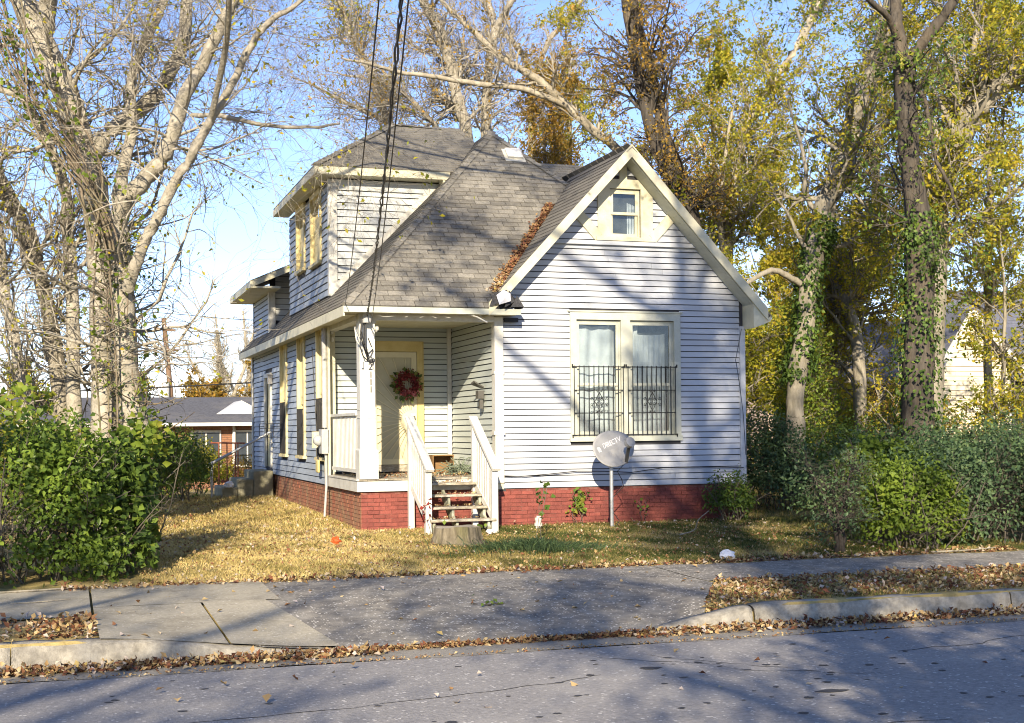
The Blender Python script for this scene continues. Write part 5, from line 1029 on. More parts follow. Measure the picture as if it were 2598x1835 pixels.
def tree(name, label, cat, limbs, bark, base=None, twig=None, group=None, n1=40, n2=260, n3=900, L1=(1.2, 3), L2=(.6, 1.6), L3=(.25, .7), up=.12, leaf=None, nleaf=0, lsize=.08, tint=(0, 1), t0=.25, leaf2=None, nleaf2=0, keep=None, spread=.04, ang=(.5, 1.1), lname='foliage', r1=.45):
    """limbs: lists of (x, y, z, radius); the first one runs down to the ground"""
    L = [list(l) for l in limbs]
    x, y, z, r = L[0][0]; bx, by = base or (x, y); gz_ = float(H(bx, by))
    if z > gz_ + .3: L[0] = [(bx, by, gz_ - .25, r * 1.5), (bx, by, gz_ + .15, r * 1.25), (bx + (x - bx) * .4, by + (y - by) * .4, gz_ + (z - gz_) * .45, r * 1.05)] + L[0]
    root = thing(name, label, cat, (bx, by, gz_), group)
    main = [limb_tube(l, n=max(20, 4 * len(l)), sides=14 if l[0][3] > .1 else 9) for l in L]
    link('trunk', fast_mesh('trunk', *join(main), bark, smooth=True), root)
    P = 24; ps = np.stack([resample(l, P)[:, :3] for l in L]); rs = np.stack([resample(l, P)[:, 3] for l in L])
    hi = ps[:, :, 2].max(1) > 0
    a1, ra1 = grow(ps, rs, n1, 8, L1, ang, .2, up, t0, 1, r1)
    a2, ra2 = grow(np.concatenate([a1]), ra1, n2, 7, L2, (.4, 1.2), .26, up * .4, .1, 1, .55)
    a3, ra3 = grow(a2, ra2, n3, 5, L3, (.4, 1.2), .32, up * .2, .1, 1, .6, rmin=.0026)
    if keep is not None:
        k1, k2, k3 = keep(a1), keep(a2), keep(a3); a1, ra1, a2, ra2, a3, ra3 = a1[k1], ra1[k1], a2[k2], ra2[k2], a3[k3], ra3[k3]
    tag(link('branch', fast_mesh('branch', *join([tubes(a1, ra1, 7), tubes(a2, ra2, 5)]), bark, smooth=True), root), kind='stuff')
    if len(a3): tag(link('twig', fast_mesh('twig', *tubes(a3, ra3, 3), twig or BARK_TWIG), root), kind='stuff')
    if nleaf: tag(leaves_on(a3, nleaf, lsize, spread, lname, leaf, root, tint), kind='stuff')
    if nleaf2: tag(leaves_on(a2, nleaf2, lsize * 1.2, spread * 2, lname, leaf2 or leaf, root, (0, 1)), kind='stuff')
    return root, a2, a3
def ivy(root, limb, z0, z1, n, size, mat, thick=.06, tint=(0, 1), side=None):
    q = resample(limb, 60); k = np.where((q[:, 2] > z0) & (q[:, 2] < z1))[0]; i = rng.choice(k, n); a = rng.uniform(0, 6.28, n)
    if side is not None: a = rng.normal(side, .9, n)
    clump = .5 + .5 * np.sin(q[i, 2] * 5 + a * 2) 
    m = rng.random(n) < .25 + .75 * clump; i, a = i[m], a[m]; n = len(i)
    d = np.stack([np.cos(a), np.sin(a), np.zeros(n)], 1); p = q[i, :3] + d * (q[i, 3] + np.abs(rng.normal(0, thick, n)))[:, None]; p[:, 2] += rng.normal(0, .06, n)
    V, F = leaf_quads(p, d + rng.normal(size=(n, 3)) * .5 + np.array([0, 0, .3]), size * rng.uniform(.6, 1.3, n), size * .7, t=rng.normal(size=(n, 3)) * .6 + np.array([0, 0, -1]))
    tag(link('ivy', fast_mesh('ivy', V, F, mat, np.repeat(tint[0] + (tint[1] - tint[0]) * rng.random(n), 2)), root), kind='stuff')
clear = lambda a: ~((a[:, :, 0] > -2.7) & (a[:, :, 0] < 4.9) & (a[:, :, 1] > -.6) & (a[:, :, 1] < 13.3) & (a[:, :, 2] < 7.9)).any(1)
G = LIMB
# limbs that pass over the front garden above the frame and throw branch shadows on roof, wall and lawn
OVER = [[(-3.9, 0, 9.4, .06), (-3.4, -1.6, 9.9, .05), (-2.6, -3.6, 10.2, .04), (-1.6, -5.6, 10.4, .028), (-.6, -7.4, 10.9, .012)],
        [(-3.0, -1.3, 8.64, .045), (-2.2, -2.6, 8.9, .04), (-1.2, -3.9, 9.3, .03), (-.1, -5.2, 9.5, .02), (1.0, -6.4, 9.8, .01)],
        [(-4.64, 2.5, 10.18, .07), (-4.2, .6, 10.9, .06), (-3.9, -2.0, 11.2, .05), (-3.9, -4.8, 11.5, .035), (-3.4, -7.6, 11.8, .015)],
        [(-4.7, -.47, 6.5, .05), (-4.6, -2.0, 7.6, .045), (-4.9, -4.2, 8.6, .035), (-4.9, -6.5, 9.0, .015)]]
lt, _, lt3 = tree('hackberry_tree', 'huge pale many-stemmed tree wrapped in vines behind the left hedge', 'tree', [[(a, b, c, d * 1.15) for a, b, c, d in G[k]] for k in ('LA', 'LA2', 'LB', 'LB1', 'LB2', 'LB3', 'LB4', 'LB5')] + OVER, BARK_PALE, base=(-6.2, 1.5), n1=170, n2=1700, n3=9000, L1=(1.2, 3.8), L2=(.7, 2.1), L3=(.3, .9), up=.0, leaf=FALL, nleaf=3800, lsize=.075, tint=(0, 1), keep=clear, t0=.3, ang=(.7, 1.4), r1=.2)
for k, x, y in (('LE', 0, 0), ('LF', 0, 0), ('LD', 0, 0)):
    l = G[k]
    lb = {'LE': 'slim pale trunk rising just left of the huge many-stemmed tree', 'LF': 'leaning dark grey trunk left of the slim pale one', 'LD': 'thin pale trunk at the left edge of the photo'}[k]
    tree('hackberry_tree', lb, 'tree', [l], BARK_PALE if k != 'LF' else BARK_GREY, n1=22, n2=160, n3=900, L1=(.8, 2.2), leaf=FALL, nleaf=500, lsize=.08, keep=clear, t0=.35, r1=.35)
# thick dead vine lashed along the big tree and its smaller strands
vn = thing('climbing_vine', 'thick bundle of bare brown vine stems climbing the huge left tree', 'vine', (-6.15, .7, .05)); VB = pmat('vine_bark', (.26, .21, .15), (.13, .105, .075), scale=12, rough=.95, bump=.8, stretch=(1, 1, .4), dirt=(.12, .13, .04), dscale=2, damt=.5)
base = resample([(-6.12, .75, 0, .1)] + G['LC'], 40); parts = []
for k in range(15):
    ph = rng.random(3) * 6.28; o = np.stack([np.sin(np.linspace(0, 6 + k % 4, 40) + ph[0]), np.cos(np.linspace(0, 5 + k % 3, 40) + ph[1]), .4 * np.sin(np.linspace(0, 9, 40) + ph[2])], 1) * rng.uniform(.05, .22) * np.linspace(.8, 2.2, 40)[:, None]
    r = rng.uniform(.008, .026); i0 = 0 if k < 3 else 13; parts.append(tubes((base[:, :3] + o)[None, i0:], np.full((1, 40 - i0), r) * np.linspace(1, .6, 40 - i0)[None], 6))
ib = resample([(-5.78, .85, 0, .2)] + G['LB'], 40)
for k in range(9):
    a0 = rng.random() * 6.28; tw = rng.normal() * 1.2; a = a0 + np.linspace(0, tw, 40) + .2 * np.sin(np.linspace(0, 14, 40) + a0); rr = ib[:, 3] + .012
    p = ib[:, :3] + np.stack([np.cos(a) * rr, np.sin(a) * rr, np.zeros(40)], 1); parts.append(tubes(p[None], np.full((1, 40), rng.uniform(.006, .02)), 5))
tag(link('stem', fast_mesh('stem', *join(parts), VB, smooth=True), vn), kind='stuff')
hp_, hr_ = grow(np.stack([base[:, :3], ib[:, :3]]), np.stack([base[:, 3], ib[:, 3]]), 420, 6, (.3, 1.1), (.6, 1.5), .3, -.02, .12, .95, .08, rmin=.004, droop=.1)
tag(link('tendril', fast_mesh('tendril', *tubes(hp_, hr_, 4), VB), vn), kind='stuff')
tag(leaves_on(hp_, 700, .09, .05, 'foliage', LIME, vn, (0, .9), aspect=.8), kind='stuff')
iv_root = vn
q = ib
V_ = None
ivy(vn, G['LB'], 1.6, 4.5, 900, .06, DGREEN, thick=.08)
# ------------------------------------------------------------------ right-hand trees
ra, _, _ = tree('elm_tree', 'dark ivy-clad trunk standing in the shrubs on the right, forking near the top', 'tree', [G[k] for k in ('RA', 'RA1', 'RA2', 'RA3', 'RA4')], BARK_DARK, n1=34, n2=200, n3=1200, L1=(.9, 2.8), L2=(.5, 1.5), up=.0, leaf=GREEN, nleaf=2600, lsize=.085, tint=(.15, 1), t0=.62, keep=clear, r1=.14)
ivy(ra, G['RA'], .8, 5.6, 5200, .085, GREEN, thick=.12, tint=(0, .75)); ivy(ra, G['RA'], 8, 9, 260, .12, LIME, thick=.1)
rb, _, _ = tree('elm_tree', 'tall trunk leaning right with leafy ivy on its lower half, between bay and dark trunk', 'tree', [G['RB'], G['RB1']], BARK_GREY, n1=44, n2=330, n3=2100, L1=(1.4, 4.2), up=.02, leaf=FALL, nleaf=12000, lsize=.085, tint=(0, 1), t0=.45, keep=clear, r1=.3)
ivy(rb, G['RB'], 2.6, 6.3, 3600, .10, GREEN, thick=.09, tint=(0, .7))
tree('maple_tree', 'grey trunk behind the dark ivy-clad one, its big limb bending right', 'tree', [G['RC'], G['RC1']], BARK_GREY, n1=60, n2=460, n3=2800, L1=(1, 3.2), up=.03, leaf=FALL, nleaf=21000, lsize=.09, tint=(0, .95), t0=.35, keep=clear, r1=.3)
tree('walnut_tree', 'twin trunk, one stem dark and one light, behind the right slope of the gable', 'tree', [G['RD'], G['RD1']], BARK_DARK, n1=46, n2=340, n3=2400, L1=(1, 3.6), up=.02, leaf=FALL2, nleaf=9000, lsize=.085, tint=(0, 1), t0=.4, keep=clear, r1=.3)
tree('maple_tree', 'slender pale trunk curving right beyond the gable, with a dead side stem', 'tree', [G['RE'], G['RE1']], BARK_LIGHT, n1=60, n2=460, n3=3000, L1=(1, 3.2), up=.03, leaf=FALL, nleaf=23000, lsize=.085, tint=(.1, .9), t0=.35, keep=clear, r1=.35)
tree('maple_tree', 'small crooked grey trunk low between the two ivy-clad trunks', 'tree', [G['RF']], BARK_GREY, n1=34, n2=260, n3=1700, L1=(1, 2.8), up=.05, leaf=FALL, nleaf=14000, lsize=.085, tint=(.1, 1), t0=.25, keep=clear, r1=.35)
tree('maple_tree', 'thin trunk forking upward just behind the small crooked one', 'tree', [G['RG']], BARK_GREY, base=(11.0, 8), n1=40, n2=300, n3=2000, L1=(1, 3), up=.05, leaf=FALL, nleaf=17000, lsize=.085, tint=(.2, 1), t0=.2, keep=clear, r1=.35)
# ------------------------------------------------------------------ trees behind the house
bk = [('TA', [], 'pale bare trunk curving left above the dormer ridge', BARK_PALE, 900), ('TB', ['TB1', 'TB2'], 'straight pale bare trunk forking high above the main roof peak', BARK_PALE, 900),
      ('TC', ['TC1', 'TC2'], 'bare tree right of the straight forked one, spreading into two long limbs', BARK_PALE, 1800), ('TE', [], 'pale bare trunk behind the left end of the dormer roof', BARK_PALE, 2600),
      ('TF', [], 'thin dark stem slanting left above the dormer roof', BARK_GREY, 500), ('TG', [], 'thin pale limb slanting left just above the dormer ridge', BARK_PALE, 500)]
for k, ex_, lb, bm_, nlf in bk:
    tree('bare_tree', lb, 'tree', [G[k]] + [G[e] for e in ex_], bm_, n1=34, n2=300, n3=1500, L1=(.9, 3.2), L2=(.6, 1.8), up=.06, leaf=FALL2 if k != 'TE' else FALL, nleaf=nlf, lsize=.09, t0=.35, keep=clear, r1=.34, ang=(.4, 1.0))
tree('bare_tree', 'long bare limb rising left from behind the gable peak, with a second limb beneath', 'tree', [G['TD'], G['TD1']], BARK_LIGHT, n1=40, n2=300, n3=1500, L1=(.7, 2.0), up=.1, leaf=FALL2, nleaf=700, lsize=.09, t0=.3, keep=clear, r1=.34)
def sapling(name, label, x, y, h, leaf, nleaf, tint, lsize=.085, n1=26, spreadL=(.6, 1.6), r=.05, t0=.12, lean=(0, 0), group=None, bark=None):
    g0 = float(H(x, y)); l = [(x, y, g0 - .1, r * 1.2), (x + lean[0] * .3, y + lean[1] * .3, g0 + h * .35, r), (x + lean[0] * .7 + .1, y + lean[1] * .7, g0 + h * .7, r * .7), (x + lean[0], y + lean[1], g0 + h, r * .25)]
    return tree(name, label, 'tree', [l], bark or BARK_GREY, n1=n1, n2=n1 * 8, n3=n1 * 42, L1=spreadL, L2=(.4, 1.1), L3=(.2, .5), up=.06, leaf=leaf, nleaf=nleaf, lsize=lsize, tint=tint, t0=t0, keep=clear, r1=.5, group=group)
sapling('sumac_tree', 'orange-brown leafy tree showing above the main roof slope', 6.2, 15.2, 11.6, FALL2, 14000, (0, .95), n1=34, spreadL=(.8, 1.9), t0=.55, r=.1)
sapling('maple_sapling', 'yellow-green maple close behind the right corner of the bay', 7.2, 5.2, 4.6, FALL, 11000, (.1, .8), spreadL=(.8, 1.9))
sapling('maple_sapling', 'bright lime maple low beside the leaning ivy-clad trunk', 9.2, 6.3, 3.6, LIME, 7000, (.1, 1), spreadL=(.7, 1.5))
sapling('maple_sapling', 'golden maple filling the gap above the crooked small trunk', 11.6, 9.5, 6.8, FALL, 14000, (.3, 1), spreadL=(.9, 2.2), n1=32)
sapling('maple_sapling', 'tall olive maple behind the slender pale trunk', 10.2, 12.5, 12.5, FALL, 21000, (.05, .8), spreadL=(1, 2.4), n1=36, t0=.25, r=.08)
sapling('maple_sapling', 'leafy maple at the right edge before the cream sided house', 12.4, 3.0, 5.8, FALL, 9000, (0, .95), spreadL=(.8, 2), n1=28)
sapling('maple_sapling', 'tall yellow maple at the top right behind the bending limb', 15.5, 7.5, 11.5, FALL, 20000, (.1, 1), spreadL=(1.1, 2.6), n1=40, t0=.35, r=.1)
sapling('maple_sapling', 'green maple reaching up in front of the bending limb at the right edge', 12.6, 0.5, 9.2, FALL, 9000, (0, .7), spreadL=(.9, 2.2), n1=30, t0=.5, r=.07)
sapling('maple_sapling', 'olive tree far behind the right shoulder of the gable', 8.4, 19, 15, FALL, 15000, (.1, .95), spreadL=(1, 2.6), n1=38, t0=.4, r=.1)
sapling('maple_sapling', 'broad yellow tree far between the two ivy-clad trunks', 17.5, 22, 10.5, FALL, 20000, (.25, 1), spreadL=(1.5, 3.2), n1=40, t0=.2, r=.1, lsize=.12)
sapling('maple_sapling', 'pale green tree far behind the leaning trunk', 14.0, 26, 12, FALL, 18000, (.1, .8), spreadL=(1.5, 3.2), n1=40, t0=.15, r=.1, lsize=.12)
# ------------------------------------------------------------------ far trees: each small group beyond the bungalow and a wood behind everything
for x, y, h, lf, nl_, lb in ((3.0, 66, 9.2, None, 0, 'tall bare tree far beyond the bungalow roof'), (5.2, 70, 9.8, None, 0, 'second bare tree far beyond the bungalow, close to the cottage wall')):
    g0 = -.8; l = [(x, y, g0, .3), (x - .3, y, 2.5, .24), (x - .5, y, 5, .15), (x - .9, y, h, .05)]; l2 = [(x - .35, y, 2.8, .16), (x + .8, y, 5.5, .1), (x + 1.6, y, h - .6, .04)]; l3 = [(x - .3, y, 2.6, .15), (x - 1.6, y, 4.6, .1), (x - 2.8, y, h - 2.2, .04)]
    tree('bare_tree', lb, 'tree', [l, l2, l3], BARK_LIGHT, n1=50, n2=420, n3=1800, L1=(1, 2.6), L2=(.7, 1.8), L3=(.4, 1.1), up=.16, t0=.3, twig=BARK_LIGHT, ang=(.3, .8))
for x, y, h, lb in ((-3.2, 60, 3.7, 'olive rounded tree far behind the left part of the bungalow roof'), (.6, 62, 4.2, 'yellow-brown rounded tree far behind the middle of the bungalow roof'), (4.4, 60, 4.6, 'brown leafy tree far behind the bungalow beside the cottage wall'), (-9, 62, 5, 'olive rounded tree far behind the left hedge'), (-16, 60, 6, 'tall olive tree far behind the huge left tree')):
    sapling('round_tree', lb, x, y, h - float(H(x, y)), FALL2 if x > 0 else FALL, 6500, (.1, .9), lsize=.22, n1=34, spreadL=(1.4, 2.8), r=.14, t0=.2)
def mass(name, label, n, fx, size, mat, tint, kind='stuff'):
    p, nn = fx(n); V, F = leaf_quads(p, nn, size * rng.uniform(.6, 1.4, n), size * .7); o = link(name, fast_mesh(name, V, F, mat, np.repeat(np.clip(tint[0] + (tint[1] - tint[0]) * rng.random(n), 0, 1), 2))); tag(o, label, kind=kind); return o
def wood(n):
    x = rng.uniform(12, 95, n); y = 58 + .35 * x + rng.normal(0, 4, n); hh = 8.5 + 3 * np.sin(x * .23) + 2 * np.sin(x * .61 + 1) + 1.4 * np.sin(x * 1.7)
    z = -.8 + hh * (rng.random(n) ** .8); return np.stack([x, y, z], 1), rng.normal(size=(n, 3)) + np.array([0, -.6, .4])
mass('far_wood', 'autumn wood far beyond the right-hand houses', 26000, wood, .55, FALL, (.05, .9))
def wood2(n):
    x = rng.uniform(-70, -8, n); y = 70 + rng.normal(0, 4, n) - .2 * x; hh = 5.5 + 1.5 * np.sin(x * .3) + 1.3 * np.sin(x * .9 + 1)
    z = -.8 + hh * (rng.random(n) ** .8); return np.stack([x, y, z], 1), rng.normal(size=(n, 3)) + np.array([0, -.6, .4])
mass('far_wood', 'line of autumn trees far behind the left garden', 14000, wood2, .5, FALL2, (.0, .8))
# ------------------------------------------------------------------ hedges and shrubs
def bush(name, label, c, rad, n, size, mat, tint=(0, 1), bumps=.16, shell=.5, cat='shrub', stems=14, box=1.0, aspect=.6, group=None, mat2=None, n2=0, flat=None):
    cx, cy, cz = c; a, b, h = rad; g0 = float(H(cx, cy)); root = thing(name, label, cat, (cx, cy, g0), group)
    d = rng.normal(size=(n, 3)); d[:, 2] = np.abs(d[:, 2]) * .9 - .25; d = unit(d)
    pw = box; d = np.sign(d) * np.abs(d) ** pw
    th = np.arctan2(d[:, 1], d[:, 0]); f = 1 + bumps * (np.sin(3 * th + cx * 3) * .6 + np.sin(5 * th + 4 * d[:, 2] + cx) * .5 + np.sin(11 * th + 9 * d[:, 2]) * .35) + rng.normal(0, .05, n)
    rr = shell + (1 - shell) * rng.random(n) ** .45
    p = np.array([cx, cy, cz]) + d * np.array([a, b, h]) * (f * rr)[:, None]
    ok = p[:, 2] > np.maximum(H(p[:, 0], p[:, 1]) + .01, g0 - .05); p, d2, rr = p[ok], d[ok], rr[ok]; k = len(p)
    nn = d2 * .7 + rng.normal(size=(k, 3)) * .65 + np.array([0, 0, .25]); tt = rng.normal(size=(k, 3)) * .8 + d2 + np.array([0, 0, -.35])
    cl = .5 + .5 * np.sin(p[:, 0] * 6 + 2 * np.sin(p[:, 2] * 5)) * np.sin(p[:, 2] * 6 + p[:, 1] * 5)
    V, F = leaf_quads(p, nn, size * rng.uniform(.6, 1.35, k), size * aspect * rng.uniform(.8, 1.2, k), t=tt)
    tn = np.clip(tint[0] + (tint[1] - tint[0]) * (.7 * rng.random(k) + .3 * cl), 0, 1)
    tag(link('foliage', fast_mesh('foliage', V, F, mat, np.repeat(tn, 2)), root), kind='stuff')
    if stems:
        s = np.zeros((stems, 6, 3)); s[:, 0] = np.stack([cx + rng.uniform(-.5, .5, stems) * a, cy + rng.uniform(-.5, .5, stems) * b, np.full(stems, g0 - .05)], 1); dd = np.stack([rng.normal(0, .35, stems), rng.normal(0, .35, stems), np.ones(stems)], 1)
        for j in range(1, 6): s[:, j] = s[:, j - 1] + unit(dd) * (h * 1.1 + cz - g0) / 5.5; dd = dd + rng.normal(size=dd.shape) * .25
        rs = np.full((stems, 6), .014) * np.linspace(1, .4, 6); tw, rt_ = grow(s, rs, stems * 14, 5, (.2, .7 * max(a, .5)), (.5, 1.2), .25, .02, .1, 1, .5, rmin=.003)
        tag(link('stem', fast_mesh('stem', *join([tubes(s, rs, 5), tubes(tw, rt_, 3)]), BARK_TWIG), root), kind='stuff')
    return root
HEDGE = leafmat('hedge_leaf', [(0, (.04, .075, .014)), (.45, (.12, .19, .03)), (.85, (.24, .33, .05)), (1, (.42, .40, .09))], trans=.35, rough=.35)
bush('hedge', 'big glossy green hedge at the left edge of the pavement', (-7.55, -4.35, .55), (1.27, .75, 1.35), 15000, .085, HEDGE, (0, .95), box=.62, cat='hedge', stems=30, bumps=.10)
bush('hedge', 'further stretch of glossy hedge beyond the left edge of the photo', (-9.8, -4.2, .55), (1.6, .8, 1.4), 8000, .1, HEDGE, (0, .95), box=.62, cat='hedge', stems=16, bumps=.10)
bush('vine_bush', 'shaded tangle of larger vine leaves at the right end of the left hedge', (-6.1, -3.7, .5), (.33, .8, 1.15), 2600, .11, GREEN, (.05, .9), box=.7, stems=14, aspect=.8)
bush('vine_bush', 'lime green grapevine spilling over the right top of the left hedge', (-5.9, -3.6, 1.5), (.3, .4, .45), 200, .11, LIME, (.1, 1), stems=0, aspect=.85)
bush('vine_bush', 'lime vine leaves high against the trunks above the left end of the hedge', (-7.45, -1.8, 2.05), (.45, .4, .4), 100, .12, LIME, (.1, 1), stems=0, aspect=.9)
for (x, y, a, b, h, n, lb, mt_, tn) in ((-7.6, .6, 1.2, .8, 1.95, 5200, 'dense olive undergrowth behind the left hedge', FALL, (0, .55)), (-5.6, 3.6, .7, 1.4, 1.75, 4200, 'dark green shrub to the right of the left trunks', GREEN, (0, .8)), (-4.7, 8.3, .8, 1.6, 1.5, 4200, 'tangled shrub by the path to the side door', GREEN, (0, .95)), (-3.9, 14.5, 1.0, 1.2, 1.4, 3600, 'weedy shrub behind the side steps, before the bungalow', FALL, (0, .9)), (-5.2, 19, 1.8, 1.5, 1.75, 4200, 'rounded green shrub before the bungalow roof', GREEN, (0, .9)), (-8.6, 5, 1.4, 1.6, 2.3, 5000, 'tall olive thicket at the left edge behind the hedge', FALL, (0, .6)), (-2.2, 17, .9, 1.0, 1.0, 2000, 'low brambles before the brick wall of the bungalow', FALL2, (.0, .8)), (-3.6, 24, 1.5, 1.2, 2.0, 3600, 'brown-green scrub close to the left windows of the bungalow', FALL, (.0, .7))):
    bush('thicket', lb, (x, y, float(H(x, y)) + h * .42), (a, b, h * .62), n, .085, mt_, tn, cat='shrub', stems=18, bumps=.2, shell=.35)
# right side
bush('hedge', 'bright green bush with yellowing leaves beside the right pavement', (4.75, -4.75, .4), (.8, .55, .8), 5600, .075, LIME, (0, .75), cat='shrub', stems=24, bumps=.14, box=.8)
bush('hedge', 'large dusty green hedge at the right edge of the photo', (6.3, -4.4, .5), (1.45, .8, 1.05), 11000, .07, DGREEN, (.1, 1), cat='hedge', stems=26, bumps=.14, box=.7)
bush('hedge', 'further hedge beyond the right edge of the photo', (8.3, -4.6, .5), (1.3, .8, 1.15), 6000, .08, DGREEN, (.1, 1), cat='hedge', stems=14, box=.7)
bush('thicket', 'grey-green thicket behind the right hedge at the foot of the dark trunk', (6.3, -2.6, .6), (1.9, .9, 1.05), 12500, .075, DGREEN, (.2, 1), stems=20, bumps=.2, shell=.4)
bush('thicket', 'lime leafy climber hanging over the thicket left of the dark trunk', (5.4, -3.0, .95), (.7, .6, .55), 1600, .10, LIME, (0, .7), stems=8, aspect=.85)
bush('thicket', 'dark green shrub right of the bay against the side of the house', (5.75, 1.6, .75), (.8, 1.2, 1.25), 8500, .07, DGREEN, (0, .9), stems=18, bumps=.2, shell=.4)
bush('thicket', 'dark undergrowth between the dark shrub and the ivy-clad trunk', (7.6, 1.6, .7), (1.2, 1.2, 1.15), 9000, .075, GREEN, (0, .7), stems=18, bumps=.22, shell=.35)
bush('thicket', 'undergrowth before the cream sided house at the right edge', (10.6, 1.0, .7), (1.5, 1.3, 1.2), 9000, .08, DGREEN, (.1, 1), stems=18, bumps=.22, shell=.35)
bush('thicket', 'tangled olive thicket far behind the leaning trunk', (10.5, 7.0, 1.0), (2.0, 1.4, 1.5), 10000, .085, FALL, (0, .7), stems=20, bumps=.22, shell=.3)
bush('thicket', 'pinkish brown brambles before the pale far house', (15.0, 12.0, 1.2), (2.8, 1.6, 1.9), 9000, .10, FALL2, (0, .9), stems=20, bumps=.22, shell=.3)
bush('corner_shrub', 'small scraggly shrub at the right corner of the brick foundation', (4.1, -.45, .4), (.42, .35, .52), 2200, .06, GREEN, (.1, .95), stems=14, bumps=.25, shell=.2)
# small tree-like shrub with dark twisted stems by the right pavement
g0 = float(H(3.45, -5.0)); sl_ = [[(3.45 + dx, -5.0 + dy, g0 - .1, .032), (3.43 + dx * 1.3, -5.0, g0 + .3, .028), (3.4 + dx * 3 + .02, -4.95 + dy * 2, g0 + .75, .022), (3.4 + dx * 7, -4.95 + dy * 4, g0 + 1.2, .01)] for dx, dy in ((0, 0), (.05, .02), (-.05, .03), (.02, -.05))]
tree('twisted_shrub', 'small shrub with dark twisted stems standing at the pavement left of the bright bush', 'shrub', sl_, pmat('black_bark', (.05, .042, .034), (.025, .02, .017), scale=20, rough=.9), n1=46, n2=300, n3=900, L1=(.2, .6), L2=(.15, .45), L3=(.08, .25), up=.05, leaf=DGREEN, nleaf=1500, lsize=.055, tint=(.1, 1), t0=.3, r1=.4)
# foundation plants
def stalk(name, label, x, y, h, n, size, mat, tint=(0, 1), lean=0, k=5, cat='plant', wob=.05):
    g0 = float(H(x, y)); root = thing(name, label, cat, (x, y, g0)); s = np.zeros((k, 8, 3)); s[:, 0] = np.stack([x + rng.normal(0, .03, k), y + rng.normal(0, .02, k), np.full(k, g0 - .03)], 1)
    for j in range(1, 8): s[:, j] = s[:, j - 1] + np.stack([rng.normal(lean / 7, wob, k), rng.normal(0, .015, k), h / 7 * rng.uniform(.6, 1.05, k)], 1)
    link('stem', fast_mesh('stem', *tubes(s, np.full((k, 8), .006), 4), BARK_TWIG), root)
    tag(leaves_on(s, n, size, .045, 'foliage', mat, root, tint, aspect=.8), kind='stuff')
stalk('climbing_plant', 'leafy vine climbing the red brick just left of the dish pole', 1.42, -.08, .72, 110, .08, GREEN, (.3, 1), k=4)
stalk('sapling', 'thin weedy sapling in front of the bay near the white drain pipe', -.1, -2.3, 1.05, 26, .09, GREEN, (.2, .8), lean=.12, k=2, wob=.02)
stalk('weed', 'small weed growing from the brick right of the dish pole', 2.62, -.06, .5, 16, .06, GREEN, (.3, .9), k=2)
stalk('red_creeper', 'small red-leaved creeper on the left handrail post of the steps', -1.42, -1.03, .68, 34, .08, leafmat('red_leaf', [(0, (.16, .02, .02)), (1, (.34, .06, .05))]), k=2, wob=.015)
stalk('weed', 'green weed sprouting under the lowest porch step', -.8, -1.12, .22, 30, .07, GREEN, (.2, .9), k=5)
stalk('weed', 'tiny weed in a crack of the driveway', -2.55, -7.75, .07, 26, .05, GREEN, (.2, .9), k=5)
# spiky clump of ornamental grass
og = thing('ornamental_grass', 'clump of long dark green arching grass blades near the pavement', 'grass clump', (-.55, -3.5, -.02)); nb = 2400
t = rng.random(nb) * 6.28; r = np.abs(rng.normal(0, .45, nb)); bx = -.55 + np.cos(t) * r * 1.35; by = -3.5 + np.sin(t) * r * .6; s = np.zeros((nb, 4, 3)); s[:, 0] = np.stack([bx, by, H(bx, by)], 1); dd = np.stack([np.cos(t) * .55 + rng.normal(0, .3, nb), np.sin(t) * .5 + rng.normal(0, .3, nb), np.ones(nb)], 1); Lb = rng.uniform(.14, .34, nb)
for j in range(1, 4): s[:, j] = s[:, j - 1] + unit(dd) * (Lb / 3)[:, None]; dd[:, 2] -= .75
def blades(s, w, name, mat, tint, parent=None):
    N, Q, _ = s.shape; sd_ = unit(np.cross(s[:, 1] - s[:, 0], np.array([0, 0, 1.0]) + rng.normal(size=(N, 3)) * .4)); ww = w * np.linspace(1, .12, Q)[None, :, None]
    V = np.stack([s - sd_[:, None] * ww, s + sd_[:, None] * ww], 2).reshape(-1, 3); b_ = (np.arange(N) * Q * 2)[:, None]; j = np.arange(Q - 1)[None] * 2
    F = np.stack([b_ + j, b_ + j + 1, b_ + j + 3, b_ + j + 2], -1).reshape(-1, 4); return link(name, fast_mesh(name, V, F, mat, np.repeat(tint, Q - 1)), parent)
tag(blades(s, .006, 'blade', DGREEN, rng.random(nb), og), kind='stuff')
# ------------------------------------------------------------------ lawn and fallen leaves
GRASS = leafmat('lawn_grass', [(0, (.05, .075, .018)), (.3, (.11, .125, .03)), (.55, (.26, .215, .07)), (.8, (.54, .42, .15)), (1, (.66, .53, .23))], trans=.3, rough=.7)
def turf(n, x0, x1, y0, y1, h, dens=None):
    x = rng.uniform(x0, x1, n); y = rng.uniform(y0, y1, n); ok = ~((x > -2.4) & (x < 4.6) & (y > -.0)) & ~((x > -3.6) & (x < -2.3) & (y > 9.2))
    pt = np.sin(x * 1.9 + np.sin(y * 2.1)) * np.sin(y * 2.7 + x * .6) + .5 * np.sin(x * 6.3 + y * 4.9); ok &= rng.random(n) < .68 + .4 * pt
    return x[ok], y[ok], pt[ok]
def grass(x, y, h, w, tint, name, label):
    n = len(x); z = H(x, y); p = np.stack([x, y, z], 1); t = rng.random(n) * 6.28; hh = h * rng.uniform(.4, 1.3, n); ln = rng.uniform(.2, 1.6, n)
    s = np.stack([p, p + np.stack([np.cos(t) * ln * hh * .35, np.sin(t) * ln * hh * .35, hh * .7], 1), p + np.stack([np.cos(t) * ln * hh, np.sin(t) * ln * hh, hh], 1)], 1)
    tag(blades(s, w, name, GRASS, np.clip(tint, 0, 1)), label, kind='stuff')
